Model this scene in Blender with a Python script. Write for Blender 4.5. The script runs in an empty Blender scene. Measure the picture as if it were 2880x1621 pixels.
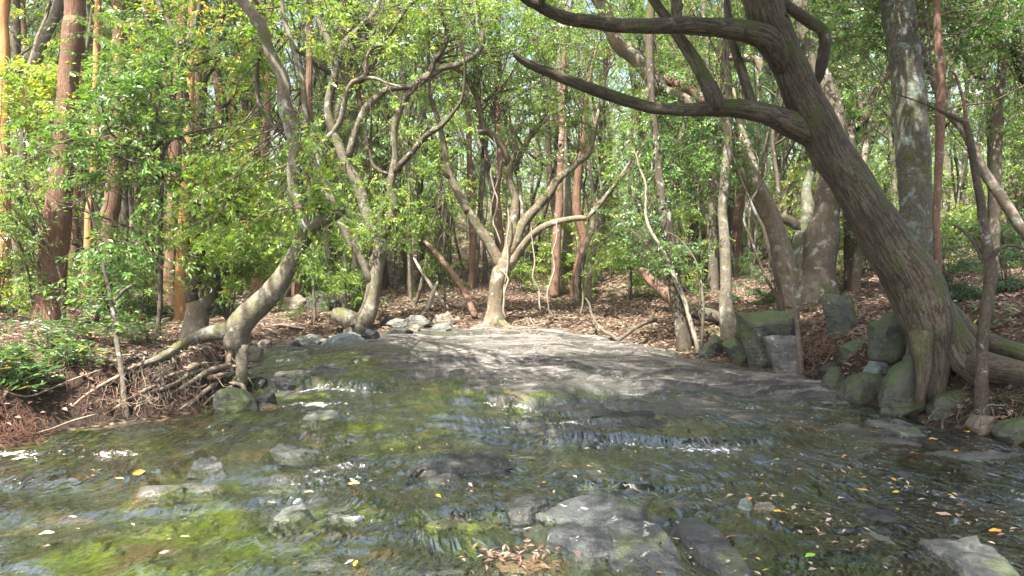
import bpy, bmesh, math, random
import numpy as np
from mathutils import Vector

random.seed(7)
RNG = np.random.default_rng(11)
SC = bpy.context.scene
COL = SC.collection

# ------------------------------------------------------------------ camera
F = 2056.0          # focal length in photo pixels (photo 2880 x 1621)
CX, CY = 1440.0, 810.5
HORIZON = 715.0
CAMZ = 1.6
PITCH = math.atan((CY - HORIZON) / F)
cp, sp = math.cos(PITCH), math.sin(PITCH)
CAM = np.array([0.0, 0.0, CAMZ])
cam_d = bpy.data.cameras.new('camera')
cam_d.sensor_width = 36.0
cam_d.lens = 36.0 * F / 2880.0
cam_d.clip_end = 2000
cam = bpy.data.objects.new('camera', cam_d)
COL.objects.link(cam)
cam.location = (0, 0, CAMZ)
cam.rotation_euler = (math.pi / 2 - PITCH, 0, 0)
SC.camera = cam


def ray(px, py):
    u = (px - CX) / F
    v = (CY - py) / F
    return np.array([u, cp + v * sp, -sp + v * cp])


def UP(px, py, depth):
    return CAM + ray(px, py) * depth


# traced coordinates are noted in enlarged crops of the photo: origin x, origin y, enlargement
CROPS = {0: (0, 0, 0.8944), 1: (0, 0, 2.072), 2: (900, 0, 2.072), 3: (1800, 0, 2.0713), 4: (0, 600, 2.072),
         5: (700, 600, 2.072), 6: (1500, 600, 1.8667), 7: (0, 1100, 1.789), 8: (1440, 1100, 1.789), 9: (0, 0, 1.0)}


def S(c, x, y):
    ox, oy, s = CROPS[c]
    return ox + x / s, oy + y / s


# ------------------------------------------------------------------ numpy noise
def _h(ix, iy, seed):
    n = (ix.astype(np.int64) * 374761393 + iy.astype(np.int64) * 668265263 + seed * 1274126177) & 0xffffffff
    n = ((n ^ (n >> 13)) * 1274126177) & 0xffffffff
    n = (n ^ (n >> 16)) & 0xffffffff
    return n / 4294967295.0


def vnoise(x, y, seed=0):
    x = np.asarray(x, float); y = np.asarray(y, float)
    ix = np.floor(x); iy = np.floor(y)
    fx = x - ix; fy = y - iy
    fx = fx * fx * fx * (fx * (fx * 6 - 15) + 10); fy = fy * fy * fy * (fy * (fy * 6 - 15) + 10)
    a = _h(ix, iy, seed); b = _h(ix + 1, iy, seed); c = _h(ix, iy + 1, seed); d = _h(ix + 1, iy + 1, seed)
    return (a * (1 - fx) + b * fx) * (1 - fy) + (c * (1 - fx) + d * fx) * fy


def fbm(x, y, octv=4, seed=0, gain=0.5):
    r = 0; a = 1; t = 0
    for o in range(octv):
        r = r + a * (vnoise(x * 2 ** o + 17.3 * o, y * 2 ** o - 9.1 * o, seed + o) - 0.5)
        t += a
        a *= gain
    return r / t * 2


def sstep(a, b, x):
    t = np.clip((x - a) / (b - a), 0, 1)
    return t * t * (3 - 2 * t)


# ------------------------------------------------------------------ terrain
def W0(y):
    return 0.010 * (np.clip(y, -10, 16) - 4)


def plane_hit(px, py, z0=None):
    z = 0.0
    for _ in range(12):
        r = ray(px, py)
        t = (z - CAMZ) / r[2]
        p = CAM + r * t
        z = float(WATER(np.array([p[0]]), np.array([p[1]]))[0]) if z0 is None else z0
    return p


def ledge(x, y, yl, x0, x1, drop, seed, w=0.17):
    yy = yl + 0.28 * fbm(x * 0.9, x * 0 + seed, 3, seed) * 1.5
    ext = sstep(x0 - 0.4, x0 + 0.3, x) * (1 - sstep(x1 - 0.3, x1 + 0.5, x))
    return drop * ext * sstep(-w * 0.5, w * 0.5, y - yy), ext, y - yy


LEDGES = [(8.15, -2.9, -1.5, 0.10, 3), (7.25, -0.4, 0.9, 0.07, 5), (6.05, 0.1, 2.1, 0.06, 8), (5.0, -2.2, -0.4, 0.03, 12),
          (4.15, -1.2, -0.2, 0.05, 15), (9.3, -1.9, 0.2, 0.03, 23), (7.0, -6.0, -3.0, 0.05, 27), (5.9, -2.6, -0.6, 0.03, 31)]


def MICRO(x, y, lips=False):
    """the small uneven shelves of the bedrock, stepping down towards the viewer"""
    t = y * 1.5 - .22 * np.abs(x + .5) + 1.5 * fbm(x * .38, y * .55, 3, 140) + .35 * fbm(x * 1.5, y * 1.2, 3, 141)
    m = sstep(.38, .66, vnoise(x * .55 + 3, y * .9, 142))
    fr = t - np.floor(t)
    if lips:
        return m * np.exp(-((fr - .52) / .13) ** 2) * sstep(.42, .62, vnoise(x * 1.3, y * 2.0, 147))
    a = (sstep(.62, .98, fr) - fr)
    t2 = y * 3.4 + .5 * x + 1.3 * fbm(x * .7, y * 1.1, 3, 143) + .4 * fbm(x * 3, y * 2, 2, 145)
    fr2 = t2 - np.floor(t2)
    b = (sstep(.55, .98, fr2) - fr2)
    m2 = sstep(.42, .7, vnoise(x * .8 + 31, y * 1.2, 144))
    return (.060 * m * a + .030 * m2 * b) * (1 - .6 * sstep(1.0, 2.2, x) * (1 - sstep(6.5, 8, y)))


def WATER(x, y):
    z = W0(y)
    for (yl, x0, x1, dr, sd) in LEDGES:
        z = z + ledge(x, y, yl, x0, x1, dr, sd)[0]
    return z + MICRO(x, y)


# waterline, traced (overview coordinates) with bank profile: lip height, lip width, slope
LINE = [(-330, 1230, .35, .5, .05), (-120, 1165, .45, .5, .06), (0, 1128, .48, .5, .06), (150, 1085, .5, .45, .06), (330, 1062, .5, .4, .06),
        (480, 1034, .5, .4, .06), (600, 1012, .5, .4, .05), (625, 985, .5, .35, .05), (612, 940, .42, .35, .05), (625, 905, .3, .4, .05), (660, 872, .2, .5, .05),
        (720, 858, .15, .6, .05), (860, 848, .12, .6, .05), (960, 838, .1, .6, .05), (1120, 828, .08, .7, .05), (1250, 826, .10, .7, .05), (1420, 836, .12, .7, .05),
        (1560, 856, .12, .7, .055), (1680, 888, .15, .7, .07), (1780, 908, .25, .7, .12), (1920, 935, .35, .6, .26), (2070, 962, .38, .6, .38),
        (2120, 1000, .38, .6, .42), (2240, 1036, .36, .6, .42), (2380, 1072, .36, .6, .42), (2560, 1118, .36, .6, .42), (2800, 1180, .36, .6, .42), (3100, 1260, .36, .6, .4)]
_pp = []
for (vx, vy, lip, lw, sl) in LINE:
    p = plane_hit(*S(0, vx, vy))
    _pp.append((p[0], p[1], lip, lw, sl))
_pp = [(-9.5, -8, .35, .5, .05), (-7.0, 1.0, .35, .5, .05)] + _pp + [(6.5, 1.0, .36, .6, .4), (8.5, -8, .36, .6, .4)]
POLY = np.array(_pp)
bp = []
for i in range(len(POLY) - 1):
    n = max(2, int(np.linalg.norm(POLY[i + 1, :2] - POLY[i, :2]) / 0.5))
    for k in range(n):
        bp.append(POLY[i] + (POLY[i + 1] - POLY[i]) * k / n)
BP = np.array(bp)


def sdf(x, y, poly):
    """signed distance to a closed polygon, negative inside"""
    x = np.asarray(x, float); y = np.asarray(y, float)
    d = np.full(x.shape, 1e9); inside = np.zeros(x.shape, bool)
    n = len(poly)
    for i in range(n):
        x0, y0 = poly[i][:2]; x1, y1 = poly[(i + 1) % n][:2]
        ex, ey = x1 - x0, y1 - y0
        t = np.clip(((x - x0) * ex + (y - y0) * ey) / (ex * ex + ey * ey + 1e-12), 0, 1)
        d = np.minimum(d, (x - x0 - t * ex) ** 2 + (y - y0 - t * ey) ** 2)
        c = ((y0 > y) != (y1 > y))
        with np.errstate(divide='ignore', invalid='ignore'):
            xi = (x1 - x0) * (y - y0) / (y1 - y0 if y1 != y0 else 1e-9) + x0
        inside ^= c & (x < xi)
    d = np.sqrt(d)
    return np.where(inside, -d, d)


SLABV = [(760, 868), (900, 852), (960, 842), (1120, 830), (1250, 828), (1420, 838), (1560, 858), (1680, 890), (1780, 912), (1920, 938), (2060, 962), (2120, 1003), (2000, 1000),
         (1820, 990), (1600, 988), (1420, 986), (1210, 976), (1090, 944), (970, 906), (880, 882)]
SLAB = np.array([plane_hit(*S(0, a, b))[:2] for a, b in SLABV])
SLAB2V = [(1360, 1012), (1560, 1003), (1800, 1012), (2060, 1040), (2250, 1085), (2330, 1130), (2150, 1110), (1950, 1062), (1750, 1052), (1500, 1048), (1380, 1035)]
SLAB2 = np.array([plane_hit(*S(0, a, b))[:2] for a, b in SLAB2V])


def terrain(x, y):
    x = np.asarray(x, float); y = np.asarray(y, float)
    shp = x.shape
    x = x.ravel(); y = y.ravel()
    wx = x + 0.10 * fbm(x * 1.7, y * 1.7, 3, 40); wy = y + 0.10 * fbm(x * 1.7 + 50, y * 1.7, 3, 41)
    d = sdf(wx, wy, POLY)
    w = WATER(x, y)
    h = np.empty_like(x)
    # banks
    out = np.where(d > -0.4)[0]
    par = np.zeros((len(x), 3))
    for a in range(0, len(out), 40000):
        ii = out[a:a + 40000]
        dd = (x[ii, None] - BP[None, :, 0]) ** 2 + (y[ii, None] - BP[None, :, 1]) ** 2
        k = 1 / (dd + 0.15) ** 2
        k /= k.sum(1, keepdims=True)
        par[ii] = k @ BP[:, 2:5]
    dp = np.maximum(d, 0)
    bank = par[:, 0] * sstep(0, 1, dp / np.maximum(par[:, 1], .05)) + par[:, 2] * 9 * (1 - np.exp(-dp / 9.0))
    bank = bank + sstep(0, 0.8, dp) * (0.07 * fbm(x * 0.9, y * 0.9, 4, 50) + 0.05 * fbm(x * 3, y * 3, 3, 51)) + sstep(0.05, .3, dp) * 0.03 * fbm(x * 7, y * 7, 2, 52)
    bank = bank + sstep(20, 70, y) * 5 + sstep(12, 40, np.abs(x)) * 1.5
    # stream bed
    din = np.maximum(-d, 0)
    dep = 0.055 + 0.05 * fbm(x * 0.8, y * 1.3, 3, 60) + 0.045 * fbm(x * 2.2, y * 3.2, 3, 61) + .02 * fbm(x * 7, y * 9, 3, 62)
    dep = dep - .088 * MICRO(x, y, True)
    dep = dep * sstep(0.0, 0.35, din)
    bed = w - dep
    ds = sdf(wx, wy, SLAB)
    wxx = x + .25 * fbm(x * 1.2, y * 1.2, 3, 70)
    t = (y * 1.4 + 0.16 * x + 1.6 * fbm(x * .55, y * .9, 5, 71))
    terr = np.floor(t) + sstep(0.90, 1.0, t - np.floor(t))
    slabz = w - MICRO(x, y) + 0.052 + 0.065 * (terr - t) * sstep(.25, .6, vnoise(x * .5, y * .8, 79)) + 0.05 * fbm(x * 1.1, y * 1.6, 4, 72) + .012 * fbm(x * 5, y * 6, 3, 73) + 0.012 * sstep(0, 1.5, -ds)
    ms = sstep(0.34, -0.16, ds + 0.40 * fbm(x * 1.3, y * 2.6, 4, 74) + .15 * fbm(x * 4, y * 9, 3, 77))
    bed = bed * (1 - ms) + slabz * ms
    ds2 = sdf(wx, wy, SLAB2)
    sl2 = w + 0.014 + 0.06 * fbm(x * 1.6, y * 2.6, 4, 75) + .02 * fbm(x * 6, y * 8, 3, 76)
    ms2 = sstep(0.12, -0.16, ds2 + .22 * fbm(x * 2.2, y * 5, 4, 78))
    bed = bed * (1 - ms2) + sl2 * ms2
    edge = W0(y) + (w - W0(y))
    h = np.where(d > 0, edge + bank, bed)
    return h.reshape(shp), d.reshape(shp), (h - w).reshape(shp)


# ------------------------------------------------------------------ mesh building
class MB:
    def __init__(self):
        self.V = []; self.Q = []; self.M = []; self.UV = []; self.T = []; self.n = 0; self.smooth = []

    def add(self, v, q, mat=0, uv=None, tint=None, smooth=True):
        v = np.asarray(v, float).reshape(-1, 3); q = np.asarray(q, np.int64).reshape(-1, 4)
        self.V.append(v); self.Q.append(q + self.n); self.n += len(v)
        self.M.append(np.full(len(q), mat, np.int32))
        self.smooth.append(np.full(len(q), smooth, bool))
        self.UV.append(np.zeros((len(q) * 4, 2)) if uv is None else np.asarray(uv, float).reshape(-1, 2))
        self.T.append(np.zeros(len(v)) if tint is None else np.asarray(tint, float))

    def build(self, name, mats, parent=None, origin=None):
        V = np.concatenate(self.V); Q = np.concatenate(self.Q)
        if origin is not None:
            V = V - np.asarray(origin)[None]
        me = bpy.data.meshes.new(name)
        me.vertices.add(len(V)); me.vertices.foreach_set('co', V.astype(np.float32).ravel())
        me.loops.add(len(Q) * 4); me.loops.foreach_set('vertex_index', Q.astype(np.int32).ravel())
        me.polygons.add(len(Q)); me.polygons.foreach_set('loop_start', (np.arange(len(Q)) * 4).astype(np.int32))
        me.polygons.foreach_set('material_index', np.concatenate(self.M))
        me.polygons.foreach_set('use_smooth', np.concatenate(self.smooth))
        uvl = me.uv_layers.new(name='UVMap')
        uvl.data.foreach_set('uv', np.concatenate(self.UV).astype(np.float32).ravel())
        at = me.attributes.new('tint', 'FLOAT', 'POINT')
        at.data.foreach_set('value', np.concatenate(self.T).astype(np.float32))
        me.update(calc_edges=True)
        for m in (mats if isinstance(mats, (list, tuple)) else [mats]):
            me.materials.append(m)
        o = bpy.data.objects.new(name, me)
        COL.objects.link(o)
        if parent is not None:
            o.parent = parent
        return o


def catmull(P, step):
    P = np.asarray(P, float)
    out = []
    n = len(P)
    for i in range(n - 1):
        p0 = P[max(i - 1, 0)]; p1 = P[i]; p2 = P[i + 1]; p3 = P[min(i + 2, n - 1)]
        L = np.linalg.norm(p2[:3] - p1[:3])
        k = max(2, int(L / step))
        t = np.arange(k)[:, None] / k
        out.append(0.5 * (2 * p1 + (p2 - p0) * t + (2 * p0 - 5 * p1 + 4 * p2 - p3) * t ** 2 + (3 * p1 - p0 - 3 * p2 + p3) * t ** 3))
    out.append(P[-1:])
    return np.concatenate(out)


def tube(mb, P4, sides=12, lump=0.06, seed=0, mat=0, ridges=0.0, closed=True):
    """P4: (n,4) points with radius; parallel-transported tube with a closed, tapering end"""
    P = P4[:, :3]; R = np.maximum(P4[:, 3], 0.0015)
    n = len(P)
    T = np.gradient(P, axis=0); T /= np.linalg.norm(T, axis=1, keepdims=True) + 1e-9
    u = np.cross(T[0], [0.3, -1, 0.2]); u /= np.linalg.norm(u)
    A = np.linspace(0, 2 * np.pi, sides, endpoint=False)
    U = np.empty((n, 3))
    for i in range(n):
        u = u - T[i] * np.dot(u, T[i]); u /= np.linalg.norm(u) + 1e-9
        U[i] = u
    B = np.cross(T, U)
    s = np.concatenate([[0], np.cumsum(np.linalg.norm(np.diff(P, axis=0), axis=1))])
    rr = R[:, None] * np.ones((1, sides))
    if lump:
        ca, sa = np.cos(A), np.sin(A)
        nz = fbm(ca[None] * 1.3 + 9 + s[:, None] * 2.2 + seed * 3.7, sa[None] * 1.3 + s[:, None] * 1.4 - seed * 1.3, 3, 5 + seed % 50)
        rr = rr * (1 + lump * 1.6 * nz)
    if ridges:
        nz = fbm(np.cos(A)[None] * 5 + s[:, None] * .8 + seed, np.sin(A)[None] * 5 + s[:, None] * .3, 2, 9 + seed % 50)
        rr = rr * (1 + ridges * nz)
    rr[-1] *= 0.25
    if closed:
        rr[0] *= 0.02
    V = P[:, None] + rr[..., None] * (np.cos(A)[None, :, None] * U[:, None] + np.sin(A)[None, :, None] * B[:, None])
    idx = np.arange(n * sides).reshape(n, sides)
    a = idx[:-1]; b = np.roll(idx, -1, 1)[:-1]; c = np.roll(idx, -1, 1)[1:]; d = idx[1:]
    Q = np.stack([a, b, c, d], -1).reshape(-1, 4)
    circ = 2 * np.pi * np.mean(R)
    us = np.arange(sides + 1) / sides * circ
    uv = np.zeros((n - 1, sides, 4, 2))
    uv[..., 0, 0] = us[:-1]; uv[..., 1, 0] = us[1:]; uv[..., 2, 0] = us[1:]; uv[..., 3, 0] = us[:-1]
    uv[..., 0, 1] = s[:-1, None]; uv[..., 1, 1] = s[:-1, None]; uv[..., 2, 1] = s[1:, None]; uv[..., 3, 1] = s[1:, None]
    uv[..., 0] += seed * 1.37; uv[..., 1] += seed * 0.71
    mb.add(V.reshape(-1, 3), Q, mat, uv.reshape(-1, 2))


def btubes(mb, P, R, sides=4, mat=0):
    """batch of thin tubes: P (b,k,3), R (b,k)"""
    b, k, _ = P.shape
    T = np.gradient(P, axis=1); T /= np.linalg.norm(T, axis=2, keepdims=True) + 1e-9
    ref = np.array([0.31, 0.52, -0.79])
    U = np.cross(T, ref); U /= np.linalg.norm(U, axis=2, keepdims=True) + 1e-9
    B = np.cross(T, U)
    A = np.linspace(0, 2 * np.pi, sides, endpoint=False)
    V = P[:, :, None] + R[:, :, None, None] * (np.cos(A)[None, None, :, None] * U[:, :, None] + np.sin(A)[None, None, :, None] * B[:, :, None])
    idx = np.arange(b * k * sides).reshape(b, k, sides)
    nx = np.roll(idx, -1, 2)
    Q = np.stack([idx[:, :-1], nx[:, :-1], nx[:, 1:], idx[:, 1:]], -1).reshape(-1, 4)
    mb.add(V.reshape(-1, 3), Q, mat)


def unit(v):
    return v / (np.linalg.norm(v, axis=-1, keepdims=True) + 1e-9)


def leaves(mb, C, D, N, L, Wd, tint, mat=0, fold=0.18):
    """rhombic folded leaves"""
    D = unit(D); Sd = unit(np.cross(D, N)); N = np.cross(Sd, D)
    L = L[:, None]; Wd = Wd[:, None]
    b = C; tip = C + D * L - N * L * 0.12
    mid = C + D * L * 0.45
    l = mid - Sd * Wd * .5 + N * Wd * fold; r = mid + Sd * Wd * .5 + N * Wd * fold
    V = np.stack([b, r, tip, l], 1).reshape(-1, 3)
    Q = np.arange(len(V)).reshape(-1, 4)
    mb.add(V, Q, mat, tint=np.repeat(tint, 4), smooth=False)


def crown(mb, rng, anchors, blobs, leafL=0.08, ratio=0.42, tw=1, lf=0, nleaf=14, tint=(0.5, 0.2), droop=0.25, twiglen=0.38):
    """foliage: branchlets from the limbs into each blob, leaf sprays along them"""
    anchors = np.asarray(anchors, float)
    for (c, r, nb, ns) in blobs:
        c = np.asarray(c, float); r = np.asarray(r, float) * np.ones(3)
        g = unit(rng.normal(size=(nb, 3))) * rng.uniform(0.15, 1, (nb, 1)) ** 0.5
        tgt = c + g * r
        # tiers
        da = np.linalg.norm(anchors - c[None], axis=1)
        near = np.argsort(da)[:max(3, min(14, len(anchors)))]
        A = anchors[rng.choice(near, nb)]
        Lb = np.linalg.norm(tgt - A, axis=1)
        mid = (A + tgt) / 2 + rng.normal(size=(nb, 3)) * Lb[:, None] * 0.13 + np.array([0, 0, 1]) * Lb[:, None] * 0.12
        k = 7
        t = np.linspace(0, 1, k)[None, :, None]
        B = (1 - t) ** 2 * A[:, None] + 2 * t * (1 - t) * mid[:, None] + t ** 2 * tgt[:, None]
        B[:, 1:-1] += rng.normal(size=(nb, k - 2, 3)) * (0.012 + 0.012 * Lb[:, None, None])
        rad = (0.004 + 0.0035 * Lb)[:, None] * np.linspace(1, 0.25, k)[None]
        btubes(mb, B, rad, 4, tw)
        # sprays
        n = nb * ns
        bi = np.repeat(np.arange(nb), ns)
        lo = np.maximum(.30, 1 - 1.2 / np.maximum(Lb[bi], .1))
        tt = (lo + (1 - lo) * rng.random(n))[:, None]
        o = (1 - tt) ** 2 * A[bi] + 2 * tt * (1 - tt) * mid[bi] + tt ** 2 * tgt[bi]
        tan = unit(2 * (1 - tt) * (mid[bi] - A[bi]) + 2 * tt * (tgt[bi] - mid[bi]))
        rd = rng.normal(size=(n, 3)) * np.array([1, 1, 0.35])
        d = unit(tan * 0.5 + unit(rd) * 0.8 + np.array([0, 0, -0.12 * droop * 4]))
        tl = twiglen * rng.uniform(0.55, 1.25, n)
        e = o + d * tl[:, None]
        pts = np.stack([o, o + d * tl[:, None] * .5 + np.array([0, 0, .02]), e - np.array([0, 0, 1]) * droop * .15 * tl[:, None]], 1)
        btubes(mb, pts, np.array([0.0028, 0.0022, 0.0012])[None] * np.ones((n, 1)), 3, tw)
        # leaves
        m = n * nleaf
        si = np.repeat(np.arange(n), nleaf)
        lt = np.tile((np.arange(nleaf) + 0.5) / nleaf, n) * 0.9 + 0.1
        sgn = np.tile(np.where(np.arange(nleaf) % 2 == 0, 1.0, -1.0), n)
        up = unit(np.array([0, 0, 1]) + rng.normal(size=(n, 3)) * 0.42)
        side = unit(np.cross(d, up))
        pos = o[si] + (pts[si, 2] - o[si]) * lt[:, None] + rng.normal(size=(m, 3)) * 0.012
        ld = unit(d[si] * 0.55 + side[si] * sgn[:, None] * 0.85 + rng.normal(size=(m, 3)) * 0.22 + np.array([0, 0, -droop * 0.9]))
        ln = unit(up[si] + rng.normal(size=(m, 3)) * 0.38)
        L = leafL * rng.uniform(0.6, 1.2, m)
        ti = np.clip(tint[0] + rng.normal(size=n)[si] * tint[1] * 0.7 + rng.normal(size=m) * tint[1] * .7, 0, 1)
        leaves(mb, pos, ld, ln, L, L * ratio, ti, lf)


# ------------------------------------------------------------------ materials
def newmat(name):
    m = bpy.data.materials.new(name); m.use_nodes = True
    nt = m.node_tree
    for n in list(nt.nodes):
        nt.nodes.remove(n)
    out = nt.nodes.new('ShaderNodeOutputMaterial')

    def N(typ, ins=None, **props):
        nd = nt.nodes.new(typ)
        for k, v in props.items():
            setattr(nd, k, v)
        for k, v in (ins or {}).items():
            s = nd.inputs[k]
            if isinstance(v, bpy.types.NodeSocket):
                nt.links.new(v, s)
            else:
                s.default_value = v
        return nd

    def mix(a, b, f, typ='MIX'):
        nd = nt.nodes.new('ShaderNodeMix'); nd.data_type = 'RGBA'; nd.blend_type = typ
        for s, v in ((nd.inputs[0], f), (nd.inputs[6], a), (nd.inputs[7], b)):
            if isinstance(v, bpy.types.NodeSocket):
                nt.links.new(v, s)
            else:
                s.default_value = (*v, 1) if isinstance(v, tuple) and len(v) == 3 else v
        return nd.outputs[2]

    def math_(op, a, b=0.0, clamp=False):
        nd = nt.nodes.new('ShaderNodeMath'); nd.operation = op; nd.use_clamp = clamp
        for s, v in ((nd.inputs[0], a), (nd.inputs[1], b)):
            if isinstance(v, bpy.types.NodeSocket):
                nt.links.new(v, s)
            else:
                s.default_value = v
        return nd.outputs[0]

    def ramp(f, a, b):
        nd = N('ShaderNodeMapRange', {0: f, 1: a, 2: b}, interpolation_type='SMOOTHSTEP')
        return nd.outputs[0]

    def noise(vec, scale, detail=4, rough=0.55, dist=0.0):
        ins = {'Scale': scale, 'Detail': detail, 'Roughness': rough, 'Distortion': dist}
        if vec is not None:
            ins['Vector'] = vec
        return N('ShaderNodeTexNoise', ins).outputs['Fac']

    def mapv(vec, sc, loc=(0, 0, 0)):
        return N('ShaderNodeMapping', {'Vector': vec, 'Scale': sc, 'Location': loc}).outputs[0]

    def link(a, b):
        nt.links.new(a, b)
    return m, nt, out, N, mix, math_, ramp, noise, mapv, link


def leaf_material(name, dark, mid, light, trans=0.42, gloss=0.09, rough=0.34, yellow=(0.5, 0.42, 0.05)):
    m, nt, out, N, mix, M, ramp, noise, mapv, link = newmat(name)
    t = N('ShaderNodeAttribute', attribute_name='tint').outputs['Fac']
    rnd = N('ShaderNodeObjectInfo').outputs['Random']
    t2 = M('ADD', t, M('MULTIPLY', M('SUBTRACT', rnd, 0.5), 0.35), True)
    c = mix(dark, mid, ramp(t2, 0.0, 0.5)); c = mix(c, light, ramp(t2, 0.5, 0.95))
    c = mix(c, yellow, ramp(t2, 0.975, 1.0))
    tc = mix(c, (1.35, 1.2, 0.45), 1.0, 'MULTIPLY')
    df = N('ShaderNodeBsdfDiffuse', {'Color': c}); tr = N('ShaderNodeBsdfTranslucent', {'Color': tc})
    a = N('ShaderNodeMixShader', {0: trans, 1: df.outputs[0], 2: tr.outputs[0]})
    fr = N('ShaderNodeFresnel', {'IOR': 1.42})
    g = N('ShaderNodeBsdfGlossy', {'Color': (1, 1, 1, 1), 'Roughness': rough})
    b = N('ShaderNodeMixShader', {0: M('ADD', M('MULTIPLY', fr.outputs[0], 0.45), gloss * .2), 1: a.outputs[0], 2: g.outputs[0]})
    link(b.outputs[0], out.inputs[0])
    return m


def bark_material(name, a, b, crack=None, su=26, sv=5, moss=0.0, lichen=0.0, mossc=(0.035, 0.05, 0.014), bump=0.7, lichc=(0.24, 0.26, 0.22), cross=False, crackw=0.5):
    """bark on (around, along) coordinates: long fissures or cross bands, patches of moss and lichen"""
    m, nt, out, N, mix, M, ramp, noise, mapv, link = newmat(name)
    uv = N('ShaderNodeUVMap').outputs[0]
    ob = N('ShaderNodeTexCoord').outputs['Object']
    big = noise(ob, 2.2, 4, .6)
    fine = noise(mapv(uv, (su, sv, 1)), 1.0, 6, .66, .55)
    gr = noise(ob, 38, 3, .6)
    c = mix(a, b, ramp(M('ADD', M('MULTIPLY', big, .6), M('MULTIPLY', gr, .4)), .36, .64))
    c = mix(c, (a[0] * .5, a[1] * .5, a[2] * .48), M('MULTIPLY', ramp(noise(ob, 1.1, 4, .65), .52, .66), .7))
    crk = M('MAXIMUM', ramp(M('ABSOLUTE', M('SUBTRACT', fine, .5)), .055, .012), ramp(fine, .42, .30))
    if crack:
        c = mix(c, crack, M('MULTIPLY', crk, crackw))
    hgt = M('ADD', M('MULTIPLY', fine, 1.0), M('MULTIPLY', gr, .25))
    if cross:
        bn = noise(mapv(uv, (3, 26, 1)), 1.0, 3, .6, .3)
        c = mix(c, crack or a, M('MULTIPLY', ramp(bn, .56, .70), .6))
        hgt = M('ADD', hgt, M('MULTIPLY', bn, -.7))
    if lichen:
        ln = noise(ob, 5.5, 5, .66, .4)
        c = mix(c, lichc, M('MULTIPLY', ramp(ln, .60 - .12 * lichen, .64 - .08 * lichen), .85))
    if moss:
        mn = noise(ob, 3.1, 5, .62)
        nz = N('ShaderNodeSeparateXYZ', {0: N('ShaderNodeNewGeometry').outputs['Normal']}).outputs[2]
        f = ramp(M('ADD', mn, M('MULTIPLY', nz, .10)), .62 - .22 * moss, .74 - .18 * moss)
        c = mix(c, mix(mossc, (mossc[0] * 2.2, mossc[1] * 1.9, mossc[2] * 1.6), gr), M('MULTIPLY', f, .85))
    bm = N('ShaderNodeBump', {'Height': hgt, 'Strength': bump, 'Distance': 0.02})
    p = N('ShaderNodeBsdfPrincipled', {'Base Color': c, 'Roughness': .85, 'Normal': bm.outputs[0], 'Specular IOR Level': .25})
    link(p.outputs[0], out.inputs[0])
    return m


def rock_material(name, a, b, moss=0.3, wet=0.0, mossc=(0.036, 0.055, 0.016), lichen=.3, scale=1.0):
    m, nt, out, N, mix, M, ramp, noise, mapv, link = newmat(name)
    ob = N('ShaderNodeTexCoord').outputs['Object']
    n1 = noise(ob, 3.0 * scale, 6, .65); n2 = noise(ob, 22 * scale, 4, .6); n3 = noise(ob, 60 * scale, 2, .5)
    lay = noise(mapv(ob, (1.5, 1.5, 14)), 2.0, 4, .6, .4)
    c = mix(a, b, ramp(M('ADD', M('MULTIPLY', n1, .7), M('MULTIPLY', n2, .3)), .36, .66))
    c = mix(c, (a[0] * .45, a[1] * .45, a[2] * .45), M('MULTIPLY', ramp(lay, .60, .70), .6))
    if lichen:
        c = mix(c, (.30, .31, .275), M('MULTIPLY', ramp(noise(ob, 7.5, 5, .7, .5), .66 - .12 * lichen, .70 - .12 * lichen), .8))
    if moss:
        nz = N('ShaderNodeSeparateXYZ', {0: N('ShaderNodeNewGeometry').outputs['Normal']}).outputs[2]
        f = ramp(M('ADD', noise(ob, 2.6, 5, .65), M('MULTIPLY', nz, .12)), .66 - .25 * moss, .80 - .25 * moss)
        c = mix(c, mix(mossc, (mossc[0] * 1.7, mossc[1] * 1.55, mossc[2] * 1.6), n3), M('MULTIPLY', f, .8))
    bm = N('ShaderNodeBump', {'Height': M('ADD', M('ADD', n1, M('MULTIPLY', n2, .5)), M('MULTIPLY', lay, .5)), 'Strength': .9, 'Distance': .045})
    p = N('ShaderNodeBsdfPrincipled', {'Base Color': c, 'Roughness': .78 - .5 * wet, 'Normal': bm.outputs[0], 'Specular IOR Level': .3 + .3 * wet})
    link(p.outputs[0], out.inputs[0])
    return m


def plain(name, c1, c2, rough=.8, sc=20):
    m, nt, out, N, mix, M, ramp, noise, mapv, link = newmat(name)
    ob = N('ShaderNodeTexCoord').outputs['Object']
    p = N('ShaderNodeBsdfPrincipled', {'Base Color': mix(c1, c2, noise(ob, sc, 4)), 'Roughness': rough, 'Specular IOR Level': .25})
    link(p.outputs[0], out.inputs[0])
    return m


LEAF_A = leaf_material('leaf_glossy_green', (.030, .095, .018), (.080, .215, .024), (.20, .38, .040), trans=.5, gloss=.08, rough=.40)
LEAF_B = leaf_material('leaf_fresh_yellow_green', (.060, .15, .016), (.160, .32, .024), (.33, .49, .048), trans=.58, gloss=.05, rough=.45)
LEAF_C = leaf_material('leaf_bluish_green', (.03, .085, .035), (.07, .17, .065), (.13, .26, .08), trans=.48, gloss=.07, rough=.42)
LEAF_F = leaf_material('leaf_far', (.075, .17, .038), (.165, .31, .055), (.31, .46, .09), trans=.58, gloss=.03, rough=.55)
LEAF_G = leaf_material('leaf_bamboo_grass', (.030, .078, .020), (.065, .145, .036), (.15, .26, .07), trans=.35, gloss=.12, rough=.32)
TWIG = plain('twig_bark', (.06, .045, .03), (.14, .11, .08))
BARK_BIG = bark_material('bark_furrowed_brown', (.066, .054, .037), (.145, .123, .087), (.020, .016, .012), 30, 2.0, moss=.46, lichen=.0, bump=1.0, crackw=.8)
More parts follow.
